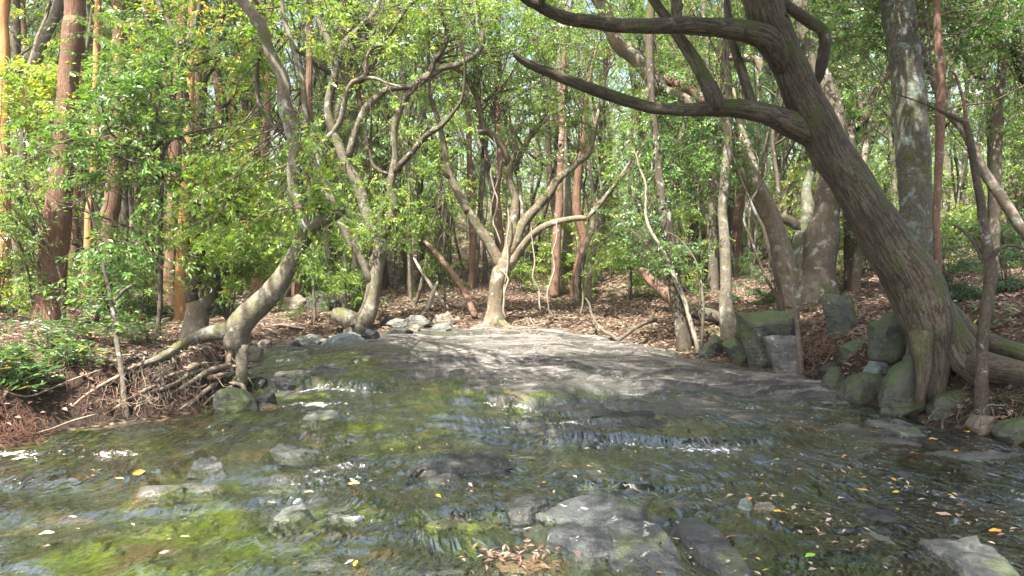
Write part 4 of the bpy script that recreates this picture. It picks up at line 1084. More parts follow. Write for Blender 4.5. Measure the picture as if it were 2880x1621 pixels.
# --- named trunks of the middle distance
MID = [('dark upright trunk forking at the top in the gap behind the rocks', BARK_DARK, 5, 1080, 470, '5: 1075,440,52 1090,330,50 1120,200,58 1150,80,64 | 2: 745,1260,44 700,1215,30 640,1200,22', 18.5),
       ('purplish straight trunk close to the spreading tree', BARK_RED, 5, 1300, 500, '5: 1295,460,44 1300,300,42 1305,150,40 1300,0,38 | 2: 880,1150,36 870,900,34 860,600,32', 19),
       ('mossy yellow-green trunk behind the hanging vines', BARK_MOSSY, 5, 1850, 520, '5: 1845,480,90 1850,300,72 1850,100,66 | 2: 1440,1200,62 1430,1000,50 1420,800,40 1400,500,34 1390,200,28', 18),
       ('straight dark red trunk beside the mossy yellow-green one', BARK_RED, 5, 1780, 530, '5: 1780,500,60 1790,300,54 1795,100,52 | 2: 1395,1200,48 1400,1000,40 1410,700,34 1420,400,28', 17.5),
       ('split reddish trunk wrapped by dark roots, bark peeling', BARK_CEDAR, 5, 1920, 480, '5: 1900,450,70 1925,300,64 1950,150,56 | 2: 1500,1250,56 1500,1100,50 1515,950,46 1530,850,30', 17),
       ('brown trunk curving up by the red split trunk', BARK_PALE, 6, 230, 380, '6: 230,360,26 240,270,28 270,180,32 310,80,34 | 2: 1600,1220,30 1690,1120,26 1750,1030,22', 16.5),
       ('slim greenish trunk standing alone above the leaf litter', BARK_MOSSY, 6, 300, 400, '6: 290,380,22 310,260,24 340,120,22 360,0,20 | 2: 1640,1100,18 1620,950,14', 16),
       ('old brown trunk behind the slender straight one by the log', BARK_GREY, 6, 940, 380, '6: 945,360,60 940,200,56 930,0,54 | 3: 430,1100,50 420,800,44 400,500,40', 17),
       ('crooked bare pale trunk hiding behind the leaning pale one', BARK_PALE, 6, 1690, 380, '6: 1690,350,56 1700,230,60 1720,120,50 1740,20,44 | 3: 1290,1100,40 1310,900,36 1340,700,34 1380,600,24', 13.5),
       ('crooked dark trunk in the shade past the stout mossy one', BARK_DARK, 3, 1240, 1200, '3: 1220,830,60 1280,730,58 1330,640,50 1350,580,30', 13.5)]
for (lab, bk, c, bx, by, txt, dep) in MID:
    stem('forest_tree', lab, bk, c, bx, by, txt, 0, 0, depth=dep, ext=2.5)


# --- leaning and fallen wood
def wood(name, label, txt, d0, d1, mat, cat, sides=12, lump=.1, ground_it=False, group=None):
    q = trace(txt, d0, d1)
    if ground_it:
        for r_ in q:
            r_[2] = max(HT(r_[0], r_[1])[0] + r_[3] * .7, r_[2])
    q = wobble(catmull(q, .06), .012, int(abs(q[0, 0]) * 31) % 90)
    mb = MB(); tube(mb, q, sides, lump, int(abs(q[0, 0]) * 53) % 90, 0, .05)
    o = mb.build(name, mat, None, q[0, :3]); o.location = q[0, :3]
    return tag(o, label, cat, group)


d, b = based(6, 800, 620); dlog = based(6, 990, 600)[0]
wood('broken_log', 'rotten red-brown broken log propped up at an angle against the slab-edge trunk', '6: 552,288,22 575,305,42 650,380,62 720,440,72 800,512,76', dlog + .9, dlog + .35, BARK_RED, 'log', 14, .16)
wood('fallen_log', 'dark fallen log lying flat towards the slender straight trunk', '6: 770,490,50 830,515,66 900,530,72 960,548,70 1000,560,60 1020,565,30', dlog + .45, dlog + .15, BARK_DARK, 'log', 14, .12)
d = based(6, 440, 680)[0]
wood('fallen_branch', 'bent grey branch lying on the slab edge, one end raised', '6: 440,678,22 480,645,22 530,605,22 590,575,21 640,560,22 648,552,12', d, d + .3, BARK_GREY, 'branch', 8)
wood('fallen_branch', 'curved pale branch sagging down to the slab edge', '6: 270,440,7 295,480,10 312,545,14 360,610,18 410,640,20 442,668,20', d + 1.5, d + .05, BARK_GREY, 'branch', 8)
d = based(5, 1310, 620)[0]
wood('leaning_pole', 'dead brown pole leaning beside the spreading tree, foot on the litter', '5: 1320,610,40 1270,490,40 1200,370,38 1140,290,34 1080,220,30 1020,160,22', d, d + 1.2, BARK_RED, 'dead trunk', 10)
d = based(5, 1150, 560)[0]
wood('leaning_pole', 'pale bare pole slanting across the rocks to the leaf litter', '5: 1165,565,26 1120,510,24 1060,420,22 1000,330,18 960,260,12', d, d + .8, VINE, 'dead trunk', 9)
wood('leaning_pole', 'short pale forked pole standing crookedly over the rock pile', '5: 1015,600,28 1045,540,26 1070,470,24 1100,400,18', d - .8, d - .2, VINE, 'dead trunk', 9)
wood('leaning_pole', 'thin grey pole tilted between dark trunks above the rock pile', '5: 945,580,26 975,510,24 1000,430,22 1020,320,18 1040,230,12', d + .5, d + 1, BARK_GREY, 'dead trunk', 9)
wood('fallen_branch', 'grey stick fallen across the litter near the bowing tree', '5: 130,655,14 200,648,16 260,660,15 330,672,10', based(5, 200, 665)[0], based(5, 300, 680)[0], VINE, 'branch', 8, ground_it=True)
wood('fallen_branch', 'long straight twig lying over the leafy bank beside sasa leaves'.replace('sasa', 'bamboo grass'), '4: 0,1140,14 150,1085,13 300,1020,12 450,960,10 600,910,8', based(4, 60, 1130)[0], based(4, 560, 930)[0], ROOT_PALE, 'branch', 7, ground_it=True)
wood('fallen_branch', 'pale root-like stick along the foot of the undercut bank', '4: 190,1280,12 300,1255,13 420,1210,12 490,1190,12 560,1170,8', based(4, 220, 1290)[0] - .05, based(4, 560, 1200)[0] - .1, ROOT_PALE, 'branch', 8)


# ------------------------------------------------------------------ boulders
def boulder(label, c, pts, mat, depth=None, thick=.5, seed=0, name='boulder', group=None, front=.55, disp=.035, water=True, sinkz=0.0, tilt=0.0):
    rng = np.random.default_rng(500 + seed)
    P = np.array([S(c, *p) for p in pts], float)
    k = np.argmax(P[:, 1])
    d = depth or ground(*P[k], water)[0]
    cen = P.mean(0)
    wpx = np.ptp(P[:, 0]) / F * d
    T = max(.18, thick * wpx)
    d = d + T * .35
    V = []
    fwd = np.array([0, 1.0, 0])
    for p in P:
        q = UP(p[0], p[1], d)
        V.append(q)
        f = UP(*(cen + (p - cen) * front + rng.normal(size=2) * 3), d) - fwd * T * .42
        f[2] = min(f[2], q[2] - .02) if p[1] < cen[1] else f[2]
        V.append(f)
        bk = UP(*(cen + (p - cen) * .82), d) + fwd * T * .75
        V.append(bk)
    V = np.array(V)
    zmin = V[:, 2].min()
    low = V[V[:, 2] < zmin + .3 * np.ptp(V[:, 2])].copy(); low[:, 2] -= .10 + sinkz
    V = np.concatenate([V, low])
    org = V.mean(0); org[2] = zmin
    bm = bmesh.new()
    vs = [bm.verts.new(v - org) for v in V]
    r = bmesh.ops.convex_hull(bm, input=vs)
    bmesh.ops.delete(bm, geom=[g for g in bm.verts if not g.link_faces], context='VERTS')
    bmesh.ops.dissolve_limit(bm, angle_limit=math.radians(14), verts=bm.verts, edges=bm.edges)
    size = max(np.ptp(V[:, 0]), np.ptp(V[:, 2]))
    bmesh.ops.bevel(bm, geom=list(bm.edges), offset=size * .022, segments=2, affect='EDGES', profile=.6, clamp_overlap=True)
    bmesh.ops.triangulate(bm, faces=bm.faces)
    for it in range(4):
        es = [e for e in bm.edges if e.calc_length() > size / 16]
        if not es:
            break
        bmesh.ops.subdivide_edges(bm, edges=es, cuts=1)
        bmesh.ops.triangulate(bm, faces=bm.faces)
    bm.normal_update()
    co = np.array([v.co for v in bm.verts]) + org
    n1 = fbm(co[:, 0] * 3 + co[:, 2] * 2.1 + seed, co[:, 1] * 3 - co[:, 2] * 1.7, 4, 7 + seed)
    n2 = fbm(co[:, 0] * 9 + co[:, 2] * 7 + seed, co[:, 1] * 9 - co[:, 2] * 6, 3, 8 + seed)
    for v, a, b_ in zip(bm.verts, n1, n2):
        v.co += v.normal * float(a * disp * 1.3 + b_ * disp * .5) * min(1.0, size * 2)
    me = bpy.data.meshes.new(name)
    bm.to_mesh(me); bm.free()
    for p in me.polygons:
        p.use_smooth = True
    me.set_sharp_from_angle(angle=math.radians(40))
    me.materials.append(mat)
    o = bpy.data.objects.new(name, me); o.location = org
    COL.objects.link(o)
    return tag(o, label, 'rock', group)


GB = 'boulders along the foot of the slope'
BLD = [('low mossy wedge rock nearest the dark trunk at the slab edge', 6, [(858, 745), (890, 680), (965, 638), (992, 700), (975, 770), (905, 772)], ROCK_MOSS),
       ('leaning mossy wedge rock covered with leaves beside the big square boulder', 6, [(985, 685), (1060, 662), (1120, 690), (1132, 780), (1065, 802), (1010, 750)], ROCK_MOSS),
       ('largest square dark boulder with a flat top below the mossy trunk', 6, [(1070, 525), (1150, 508), (1390, 508), (1412, 640), (1400, 790), (1255, 812), (1150, 800), (1122, 640)], ROCK_MOSS),
       ('pale angular slab leaning on the front of the square boulder', 6, [(1218, 648), (1405, 632), (1440, 750), (1405, 832), (1290, 824), (1255, 750)], ROCK_GREY),
       ('upright green block half buried in leaves high on the slope', 6, [(1525, 432), (1680, 420), (1700, 560), (1690, 640), (1560, 650)], ROCK_MOSS),
       ('dark flat-topped block behind the two green rocks', 6, [(1598, 692), (1700, 665), (1800, 655), (1810, 800), (1730, 865), (1645, 875)], ROCK_MOSS),
       ('small green pointed rock left by the water, under the dark block'.replace(' left by', ' by'), 6, [(1518, 918), (1588, 790), (1662, 870), (1655, 932)], ROCK_MOSS),
       ('green box-shaped rock carrying a pale blue-grey stone on top', 6, [(1630, 972), (1688, 855), (1745, 830), (1880, 845), (1850, 955), (1710, 1002)], ROCK_MOSS),
       ('tall rounded mossy rock pressed against the tree foot', 6, [(1828, 1000), (1865, 890), (1940, 790), (1995, 738), (2042, 800), (2045, 990), (1905, 1042)], ROCK_MOSS),
       ('squat mossy boulder at the water just past the hanging root', 6, [(2098, 1050), (2130, 970), (2285, 928), (2325, 1020), (2245, 1088), (2142, 1095)], ROCK_MOSS),
       ('little pale stone block between two mossy boulders', 6, [(2310, 1128), (2342, 1068), (2445, 1078), (2462, 1125), (2360, 1160)], ROCK_TAN),
       ('mossy boulder cut by the edge of the view at the water', 6, [(2428, 1172), (2500, 1108), (2600, 1080), (2640, 1190), (2520, 1215)], ROCK_MOSS),
       ('dark block wedged beneath the leaning trunk, above the rounded rock', 6, [(1785, 590), (1895, 528), (1985, 570), (1990, 690), (1885, 735), (1790, 705)], ROCK_MOSS),
       ('small dark stone tucked beside the pointed green rock', 6, [(1500, 815), (1590, 780), (1575, 858), (1512, 855)], ROCK_DARK),
       ('flat dark stone half hidden in litter near the pale slab', 6, [(1440, 850), (1500, 822), (1545, 850), (1480, 862)], ROCK_DARK)]
for i, (lab, c, pts, mt) in enumerate(BLD):
    dep = None
    if 'half buried' in lab: dep = based(6, 1600, 660)[0]
    if 'wedged' in lab: dep = DB + .55
    if 'dark flat-topped' in lab: dep = based(6, 1590, 925)[0] + .35
    if 'largest' in lab: dep = based(6, 1330, 835)[0] + .35
    if 'pressed' in lab: dep = DB + .05
    boulder(lab, c, pts, mt, dep, seed=i, group=GB, disp=.045)
dd = based(6, 1720, 1000)[0]
boulder('pale blue-grey cap stone lying on the box-shaped green rock', 6, [(1748, 838), (1790, 775), (1850, 780), (1893, 812), (1875, 848), (1800, 850)], ROCK_BLUE, dd + .12, seed=31, group=GB, sinkz=-.06, disp=.02)
GC = 'rocks piled at the far end of the creek'
for i, (lab, c, pts, mt) in enumerate([
        ('grey flat-topped rock in the middle of the pile', 5, [(790, 650), (840, 612), (920, 615), (945, 660), (870, 668)], ROCK_GREY),
        ('brownish rock at the back of the pile', 5, [(895, 635), (940, 598), (1010, 605), (1060, 640), (1000, 660)], ROCK_GREY),
        ('dark mossy rock at the front of the pile', 5, [(800, 695), (820, 665), (900, 660), (960, 690), (930, 705), (850, 705)], ROCK_DARK),
        ('small tilted brown stone in the pile', 5, [(940, 690), (960, 645), (1000, 660), (1005, 690)], ROCK_TAN),
        ('smooth greyish-brown rock lying on the slab beyond the pile', 5, [(1055, 680), (1080, 650), (1150, 645), (1185, 670), (1150, 692)], ROCK_GREY),
        ('pale broad rock with dry moss behind the smooth one', 5, [(1065, 650), (1085, 595), (1170, 580), (1200, 625), (1190, 650)], ROCK_TAN),
        ('dark rounded rock below the swollen tree foot', 5, [(650, 715), (690, 675), (745, 690), (765, 730), (700, 735)], ROCK_DARK),
        ('small dark rock between swollen tree foot and pile', 5, [(762, 640), (800, 595), (850, 605), (830, 650)], ROCK_DARK),
        ('long low grey slab at the head of the pool', 5, [(235, 755), (280, 725), (370, 712), (450, 745), (440, 765)], ROCK_GREY),
        ('smooth blue-grey slab beside the swollen tree foot', 5, [(450, 745), (500, 710), (600, 700), (680, 725), (690, 745), (560, 755)], ROCK_BLUE),
        ('pale mossy boulder furthest back by the bowing trunk', 5, [(185, 560), (215, 500), (290, 475), (335, 510), (330, 575)], ROCK_TAN),
        ('large round mossy boulder among thin white stems', 5, [(325, 575), (335, 490), (400, 455), (480, 460), (515, 510), (505, 575)], ROCK_MOSS),
        ('second round mossy boulder touching the swollen tree', 5, [(512, 570), (525, 480), (570, 450), (630, 460), (655, 520), (645, 572)], ROCK_MOSS),
        ('sharp-edged grey rock at the water behind the bowing tree', 4, [(1415, 850), (1422, 790), (1465, 770), (1525, 790), (1528, 845), (1480, 858)], ROCK_TAN),
        ('brown rounded stone lying above the sharp-edged grey rock', 4, [(1490, 770), (1520, 735), (1575, 750), (1580, 785), (1520, 785)], ROCK_TAN),
        ('flat brown stone at the foot of the bowing tree', 4, [(1440, 770), (1470, 745), (1510, 755), (1500, 775)], ROCK_TAN)]):
    boulder(lab, c, pts, mt, None, seed=40 + i, group=GC if c == 5 else 'stones at the pool edge', disp=.03)
for i, (lab, pts, mt) in enumerate([
        ('wet black rock beside the root, nearer the tree', [(1430, 1025), (1445, 965), (1500, 952), (1555, 975), (1550, 1032)], ROCK_DARK),
        ('wet black rock jutting farthest into the current', [(1550, 1030), (1565, 965), (1620, 945), (1700, 970), (1745, 1000), (1740, 1022), (1640, 1032)], ROCK_DARK),
        ('moss-topped rock under the root tips beside the small cascade', [(1235, 1120), (1250, 1050), (1310, 1015), (1400, 1030), (1490, 1090), (1500, 1125), (1330, 1140)], ROCK_MOSS),
        ('black wet rock at the lip of the small cascade', [(1480, 1085), (1530, 1045), (1580, 1060), (1590, 1095), (1520, 1105)], ROCK_DARK)]):
    boulder(lab, 4, pts, mt, None, seed=60 + i, group='wet rocks by the cascade', disp=.04)
GF = 'rocks breaking the surface of the stream'
FR = [('jagged black rock poking out of the green shallows', 7, [(955, 390), (1010, 355), (1080, 338), (1120, 360), (1125, 385), (1030, 398)], ROCK_DARK, .7),
      ('flat dark rock with a leaf on it in the green shallows', 7, [(1355, 300), (1400, 268), (1480, 255), (1560, 285), (1600, 310), (1500, 335), (1420, 330)], ROCK_DARK, .9),
      ('pale grey stone in the water caught by sun', 7, [(1375, 655), (1430, 605), (1530, 580), (1560, 610), (1490, 665), (1420, 675)], ROCK_WETG, .8),
      ('yellow mossy stone next to the sunlit pale grey stone', 7, [(1640, 625), (1670, 592), (1760, 585), (1815, 610), (1780, 640), (1690, 645)], ROCK_WETG, .8),
      ('sunlit pale stone at the near edge of the bright algae', 7, [(1530, 150), (1560, 112), (1640, 102), (1710, 115), (1690, 142), (1600, 154)], ROCK_WETG, .9),
      ('long dark ledge rock with dead leaves on its flat top', 7, [(2090, 410), (2060, 365), (2150, 325), (2350, 300), (2500, 330), (2505, 375), (2300, 400), (2150, 425)], ROCK_DARK, .8),
      ('dark block upstream of the big cracked slab', 8, [(-20, 600), (10, 560), (90, 545), (180, 575), (185, 610), (90, 645), (20, 635)], ROCK_DARK, .8),
      ('large cracked grey slab with lichen spots, nearest in the stream', 8, [(120, 640), (240, 565), (430, 530), (580, 570), (700, 660), (830, 830), (960, 1000), (560, 1010), (500, 860), (330, 850), (180, 745)], SLATE, .9),
      ('sloping grey shelf beside the big cracked slab', 8, [(800, 660), (920, 640), (1060, 740), (1200, 900), (1230, 1010), (1080, 1000), (950, 860), (850, 740)], SLATE, .9),
      ('lichen-patched boulder nearest the corner of the stream', 8, [(2050, 770), (2150, 745), (2330, 755), (2450, 820), (2560, 960), (2560, 1030), (2300, 1010), (2180, 880)], ROCK_WETG, .8),
      ('whitish wet stone awash beside the corner boulder', 8, [(1735, 730), (1800, 695), (1900, 740), (1960, 800), (1940, 840), (1830, 800)], ROCK_WETG, .8),
      ('small white stone sticking up among leaves', 8, [(1135, 580), (1150, 545), (1190, 535), (1215, 585), (1190, 600)], ROCK_BLUE, .9),
      ('brown stone right against the small white stone'.replace('right ', ''), 8, [(1215, 590), (1225, 555), (1300, 550), (1325, 585), (1270, 605)], ROCK_TAN, .9),
      ('tan rock bump shining in the shallows beyond the long ledge', 8, [(150, 75), (220, 30), (350, 25), (445, 50), (430, 95), (300, 105)], ROCK_WETG, .9),
      ('mottled pale rock bump next to the tan one', 8, [(440, 85), (470, 45), (560, 35), (650, 60), (640, 85), (540, 95)], ROCK_WETG, .9),
      ('dark wet shelf rock between the leafy shallows and small rapids', 8, [(400, 140), (480, 105), (640, 110), (790, 140), (780, 165), (620, 170), (470, 160)], ROCK_DARK, .9),
      ('dark low rock lying across the leafy dark shallows', 8, [(1690, 640), (1800, 590), (1900, 600), (1960, 640), (1880, 665), (1760, 660)], ROCK_DARK, .9),
      ('whitish flat rock strewn with leaves near the mossy boulders', 8, [(1780, 145), (1900, 130), (2020, 170), (2100, 235), (2020, 225), (1880, 190)], ROCK_WETG, .9)]
for i, (lab, c, pts, mt, fr) in enumerate(FR):
    P = np.array([S(c, *p) for p in pts])
    lowp = P[np.argmax(P[:, 1])]; top = P[np.argmin(P[:, 1])]
    # flat rocks lie on the bed: build in plan from where their outline meets the water
    rng = np.random.default_rng(800 + i)
    pl = np.array([plane_hit(*p)[:2] for p in P])
    zc = float(WATER(pl[:, 0].mean()[None] if hasattr(pl[:, 0].mean(), 'shape') and pl[:, 0].mean().shape else np.array([pl[:, 0].mean()]), np.array([pl[:, 1].mean()]))[0])
    size = np.ptp(pl[:, 0])
    hh = .010
    if 'jagged' in lab: hh = .015
    if 'large cracked' in lab: hh = .055
    if 'sloping grey' in lab: hh = .035
    if 'corner of' in lab: hh = .05
    if 'block upstream' in lab: hh = .03
    cen = pl.mean(0)
    # dense top: ring grid from outline to centre
    rings, nseg = 14, 72
    per = np.concatenate([pl, pl[:1]])
    seg = np.concatenate([[0], np.cumsum(np.linalg.norm(np.diff(per, axis=0), axis=1))])
    tt = np.linspace(0, seg[-1], nseg, endpoint=False)
    ol = np.stack([np.interp(tt, seg, per[:, 0]), np.interp(tt, seg, per[:, 1])], -1)
    V = []
    for k in range(rings + 1):
        s_ = 1.0 - k / rings
        sc = [1.35, 1.12, 1.0, .95, .9][k] if k < 5 else .93 * (1 - (k - 4) / (rings - 4.0)) + 0.0
        zz = [-.055, -.02, hh * .2, hh * .7, hh * .95][k] if k < 5 else hh
        xy = cen + (ol - cen) * max(sc, .004)
        amp = size * .16 if k < 6 else 0
        xy = xy + amp * .5 * np.stack([fbm(tt * 4, tt * 0 + i, 3, i), fbm(tt * 4 + 30, tt * 0 + i, 3, i + 1)], -1) * (1 if k >= 0 else 0)
        z = zc + zz + (1.2 * hh * fbm(xy[:, 0] * 2.5, xy[:, 1] * 2.5, 4, 20 + i) + min(.028, .05 * size) * fbm(xy[:, 0] * 9, xy[:, 1] * 9, 3, 21 + i)) * (1 if k > 1 else .2)
        if 'jagged' in lab:
            z = z + (.05 * np.abs(fbm(xy[:, 0] * 7, xy[:, 1] * 7, 3, 22)) if k > 2 else 0)
        V.append(np.column_stack([xy, z]))
    V = np.array(V)
    org = np.array([cen[0], cen[1], zc])
    idx = np.arange((rings + 1) * nseg).reshape(rings + 1, nseg)
    a = idx[:-1]; b_ = np.roll(idx, -1, 1)[:-1]; c_ = np.roll(idx, -1, 1)[1:]; d_ = idx[1:]
    Q = np.stack([a, b_, c_, d_], -1).reshape(-1, 4)
    # outline orientation
    ar = np.sum(ol[:, 0] * np.roll(ol[:, 1], -1) - np.roll(ol[:, 0], -1) * ol[:, 1])
    if ar < 0:
        Q = Q[:, ::-1]
    mb = MB(); mb.add(V.reshape(-1, 3), Q, 0)
    o = mb.build('stream_rock', mt, None, org); o.location = org
    tag(o, lab, 'rock', GF)


# ------------------------------------------------------------------ the forest behind: kinds built once, then copied with their parts
def kind_tree(i, bark, leaf, H, r0, lean, crown_from, spread, nb, ns, leafL, far=False, label='', name='forest_tree'):
    rng = np.random.default_rng(300 + i)
    t = Tree(name, label, bark, (0, 0, 0))
    n = 9
    z = np.linspace(-.4, H, n)
    x = np.cumsum(rng.normal(size=n) * .16) + lean * np.clip(z / H, 0, 1) ** 1.3 * H * .3; y = np.cumsum(rng.normal(size=n) * .13)
    x -= x[0]; y -= y[0]
    r = r0 * (1 - .72 * np.clip(z / H, 0, 1)) ; r[0] *= 1.35
    P = np.column_stack([x, y, z, r])
    mb = MB()
    Q = wobble(catmull(P, .3), .05, 300 + i)
    tube(mb, Q, 9, .1, i)
    an = [Q[len(Q) // 3:, :3][::2]]
    nl = 3 + i % 3
    for k in range(nl):
        f = rng.uniform(.28, .85)
        p = Q[int(f * (len(Q) - 1))]
        a = rng.uniform(0, 2 * np.pi); L = rng.uniform(1.2, 2.8) * spread
        d = np.array([math.cos(a), math.sin(a), rng.uniform(.5, 1.4)]); d /= np.linalg.norm(d)
        m = p[:3] + d * L * .5 + rng.normal(size=3) * .15
        e = p[:3] + d * L + np.array([0, 0, L * .2]) + rng.normal(size=3) * .2
        lp = wobble(catmull(np.array([[*p[:3], p[3] * .6], [*m, p[3] * .42], [*e, p[3] * .18]]), .2), .06, 330 + i * 7 + k)
        tube(mb, lp, 6, .1, i * 5 + k)
        an.append(lp[2:, :3])
    mb.build('trunk', bark, t.o)
    t.anch = an
    A = np.concatenate(an)
    bl = []
    for k in range(7):
        zz = H * (crown_from + (1.05 - crown_from) * (k + rng.uniform(0, .8)) / 7)
        c = Q[min(len(Q) - 1, int(np.clip(zz / H, 0, 1) * (len(Q) - 1)))][:3].copy()
        a = rng.uniform(0, 6.28); rad = spread * rng.uniform(.2, 1.0)
        c += np.array([math.cos(a) * rad, math.sin(a) * rad, 0]); c[2] = zz
        bl.append((c, (spread * .8, spread * .8, H * .06 + .2), nb, ns))
    t.crown(bl, leaf, 400 + i, leafL=leafL, nleaf=12, twiglen=.5, tint=(.5, .24))
    return t.o


def copy_tree(o):
    c = o.copy(); COL.objects.link(c)
    for ch in o.children:
        k = ch.copy(); COL.objects.link(k); k.parent = c
    return c


KT = [(BARK_GREY, LEAF_F, 11, .13, .2, .35, 1.6, 5, 7, .12, 'slender grey-barked tree in the sunlit woods beyond the creek, thinly leaved'),
      (BARK_DARK, LEAF_F, 12.5, .16, -.3, .42, 1.8, 5, 7, .12, 'dark-trunked tree in the woods beyond the creek with a high light-green crown'),
      (BARK_PALE, LEAF_B, 9.5, .10, .5, .30, 1.5, 5, 7, .115, 'pale leaning tree in the woods beyond the creek with yellow-green leaves'),
      (BARK_RED, LEAF_A, 12, .15, .1, .45, 1.5, 5, 7, .115, 'reddish-trunked tree in the woods beyond the creek with dark glossy leaves'),
      (BARK_MOSSY, LEAF_F, 8, .09, -.5, .22, 1.5, 6, 7, .11, 'short mossy-stemmed tree in the woods beyond the creek, leafy from low down'),
      (BARK_GREY, LEAF_C, 10, .08, .3, .25, 1.3, 6, 7, .105, 'thin grey tree in the woods beyond the creek with bluish-green leaves')]
KT += [(BARK_DARK, LEAF_F, 10.5, .075, .25, .78, 1.3, 3, 6, .11, 'bare slim dark trunk in the woods beyond the creek, leafy only at the top'),
       (BARK_GREY, LEAF_F, 10, .06, -.35, .75, 1.2, 3, 6, .11, 'bare slim grey trunk in the woods beyond the creek, leafy only at the top')]
FG = 'trees filling the woods beyond the creek'
kinds = [kind_tree(i, *k[:10], label=k[10]) for i, k in enumerate(KT)]
used = [False] * len(kinds)
rng = np.random.default_rng(91)
pos = []
tries = 0
while len(pos) < 175 and tries < 6000:
    tries += 1
    y = 15 + 23 * rng.random() ** .8
    x = rng.uniform(-.86, .86) * y
    if x > 0 and y < 16.5: continue
    if any((x - a) ** 2 + (y - b_) ** 2 < (0.5 + .028 * y) ** 2 for a, b_ in pos): continue
    # keep the sunny gap behind the slab open to the litter
    if abs(x - .6) < 2.6 and y < 19.5: continue
    if sample(GD, [x], [y])[0] < .6: continue
    pos.append((x, y))
hz = HT(np.array([p[0] for p in pos]), np.array([p[1] for p in pos]))
for (x, y), z in zip(pos, hz):
    k = int(rng.integers(6))
    if x / y < -.30 and rng.random() < .4: k = 3
    if y < 19 and rng.random() < .5: k = int(rng.choice([4, 5, 2]))
    o = kinds[k] if not used[k] else copy_tree(kinds[k])
    used[k] = True
    o['group'] = FG
    s = rng.uniform(.75, 1.2) * (1.0 if y < 26 else .95)
    if abs(x / y) < .22: s *= .88
    o.location = (x, y, z - .05); o.rotation_euler = (0, 0, rng.uniform(0, 6.28)); o.scale = (s, s, s)


n2 = 0
while n2 < 105:
    y = rng.uniform(16.5, 29); x = rng.uniform(-.62, .62) * y
    if sample(GD, [x], [y])[0] < .7 or (abs(x - .6) < 2.2 and y < 18.5): continue
    if any((x - a) ** 2 + (y - b_) ** 2 < .3 ** 2 for a, b_ in pos): continue
    pos.append((x, y)); n2 += 1
    k = int(rng.choice([4, 6, 7, 6, 7, 1]))
    o = kinds[k] if not used[k] else copy_tree(kinds[k])
    used[k] = True; o['group'] = FG
    w_ = rng.uniform(.6, 1.0) if k > 5 else rng.uniform(.45, .75)
    o.location = (x, y, HT(x, y)[0] - .05); o.rotation_euler = (rng.normal() * .07, rng.normal() * .07, rng.uniform(0, 6.28)); o.scale = (w_, w_, rng.uniform(.8, 1.1))


# saplings and shrubs of the understorey
def kind_small(i, name, label, cat, bark, leaf, H, stems, sp, nb, ns, leafL, tint):
    rng = np.random.default_rng(600 + i)
    t = Tree(name, label, bark, (0, 0, 0), cat)
    mb = MB(); an = []
    for s in range(stems):
        a = rng.uniform(0, 6.28); h = H * rng.uniform(.7, 1.05); ln = rng.uniform(.05, .35) * (1 if stems > 1 else .7)
        q = np.array([[.05 * math.cos(a), .05 * math.sin(a), -.15, .012 + .004 * H], [ln * math.cos(a) * .3 * H, ln * math.sin(a) * .3 * H, h * .45, .008 + .003 * H], [ln * math.cos(a) * H, ln * math.sin(a) * H, h, .004]])
        q = wobble(catmull(q, .15), .04, 600 + i * 9 + s)
        tube(mb, q, 5, .05, i + s); an.append(q[len(q) // 4:, :3])
    mb.build('stem', bark, t.o)
    t.anch = an
    A = np.concatenate(an)
    bl = []
    for k in range(5):
        c = A[rng.integers(len(A))] + rng.normal(size=3) * np.array([sp, sp, .1]) * .5
        bl.append((c, (sp, sp, .16 + H * .04), nb, ns))
    t.crown(bl, leaf, 700 + i, leafL=leafL, nleaf=10, twiglen=.3, tint=tint)
    return t.o


KS = [('sapling', 'whip-thin upright sapling with sparse green leaves on the woodland floor', 'sapling', BARK_GREY, LEAF_B, 4.6, 1, .5, 4, 6, .085, (.55, .2)),
      ('sapling', 'pale thread-like sapling with a few tiers of fresh leaves on the woodland floor', 'sapling', BARK_PALE, LEAF_F, 3.4, 1, .6, 4, 6, .085, (.6, .2)),
      ('sapling', 'dark slim sapling with glossy leaves on the woodland floor', 'sapling', BARK_DARK, LEAF_A, 5.5, 1, .6, 5, 6, .085, (.5, .2)),
      ('shrub', 'low spreading shrub with mid-green leaves under the trees', 'shrub', BARK_GREY, LEAF_A, 1.2, 4, .45, 6, 6, .075, (.55, .2)),
      ('shrub', 'airy shrub with light-green leaves under the trees', 'shrub', BARK_GREY, LEAF_B, 1.9, 4, .55, 6, 6, .08, (.6, .2)),
      ('shrub', 'bushy shrub with bluish-green leaves under the trees', 'shrub', BARK_GREY, LEAF_C, .8, 5, .4, 6, 6, .07, (.5, .2))]
GR = {'sapling': 'saplings scattered through the woods', 'shrub': 'shrubs of the undergrowth'}
small = [kind_small(i, *k) for i, k in enumerate(KS)]
used2 = [False] * len(small)


def put_small(k, x, y, s=None):
    o = small[k] if not used2[k] else copy_tree(small[k])
    used2[k] = True
    o['group'] = GR[KS[k][0]]
    s = s or rng.uniform(.7, 1.25)
    o.location = (x, y, float(HT(x, y)[0]) - .02); o.rotation_euler = (0, 0, rng.uniform(0, 6.28)); o.scale = (s, s, s)


cnt = 0
tries = 0
while cnt < 150 and tries < 5000:
    tries += 1
    y = 11 + 17 * rng.random() ** .9
    x = rng.uniform(-.8, .8) * y
    if sample(GD, [x], [y])[0] < .7: continue
    if -1.2 < x < 5.5 and y < 16 and rng.random() < .8: continue
    if x > 2 and y < 12.5 and rng.random() < .8: continue
    k = int(rng.choice(6, p=[.2, .2, .12, .18, .18, .12]))
    put_small(k, x, y); cnt += 1
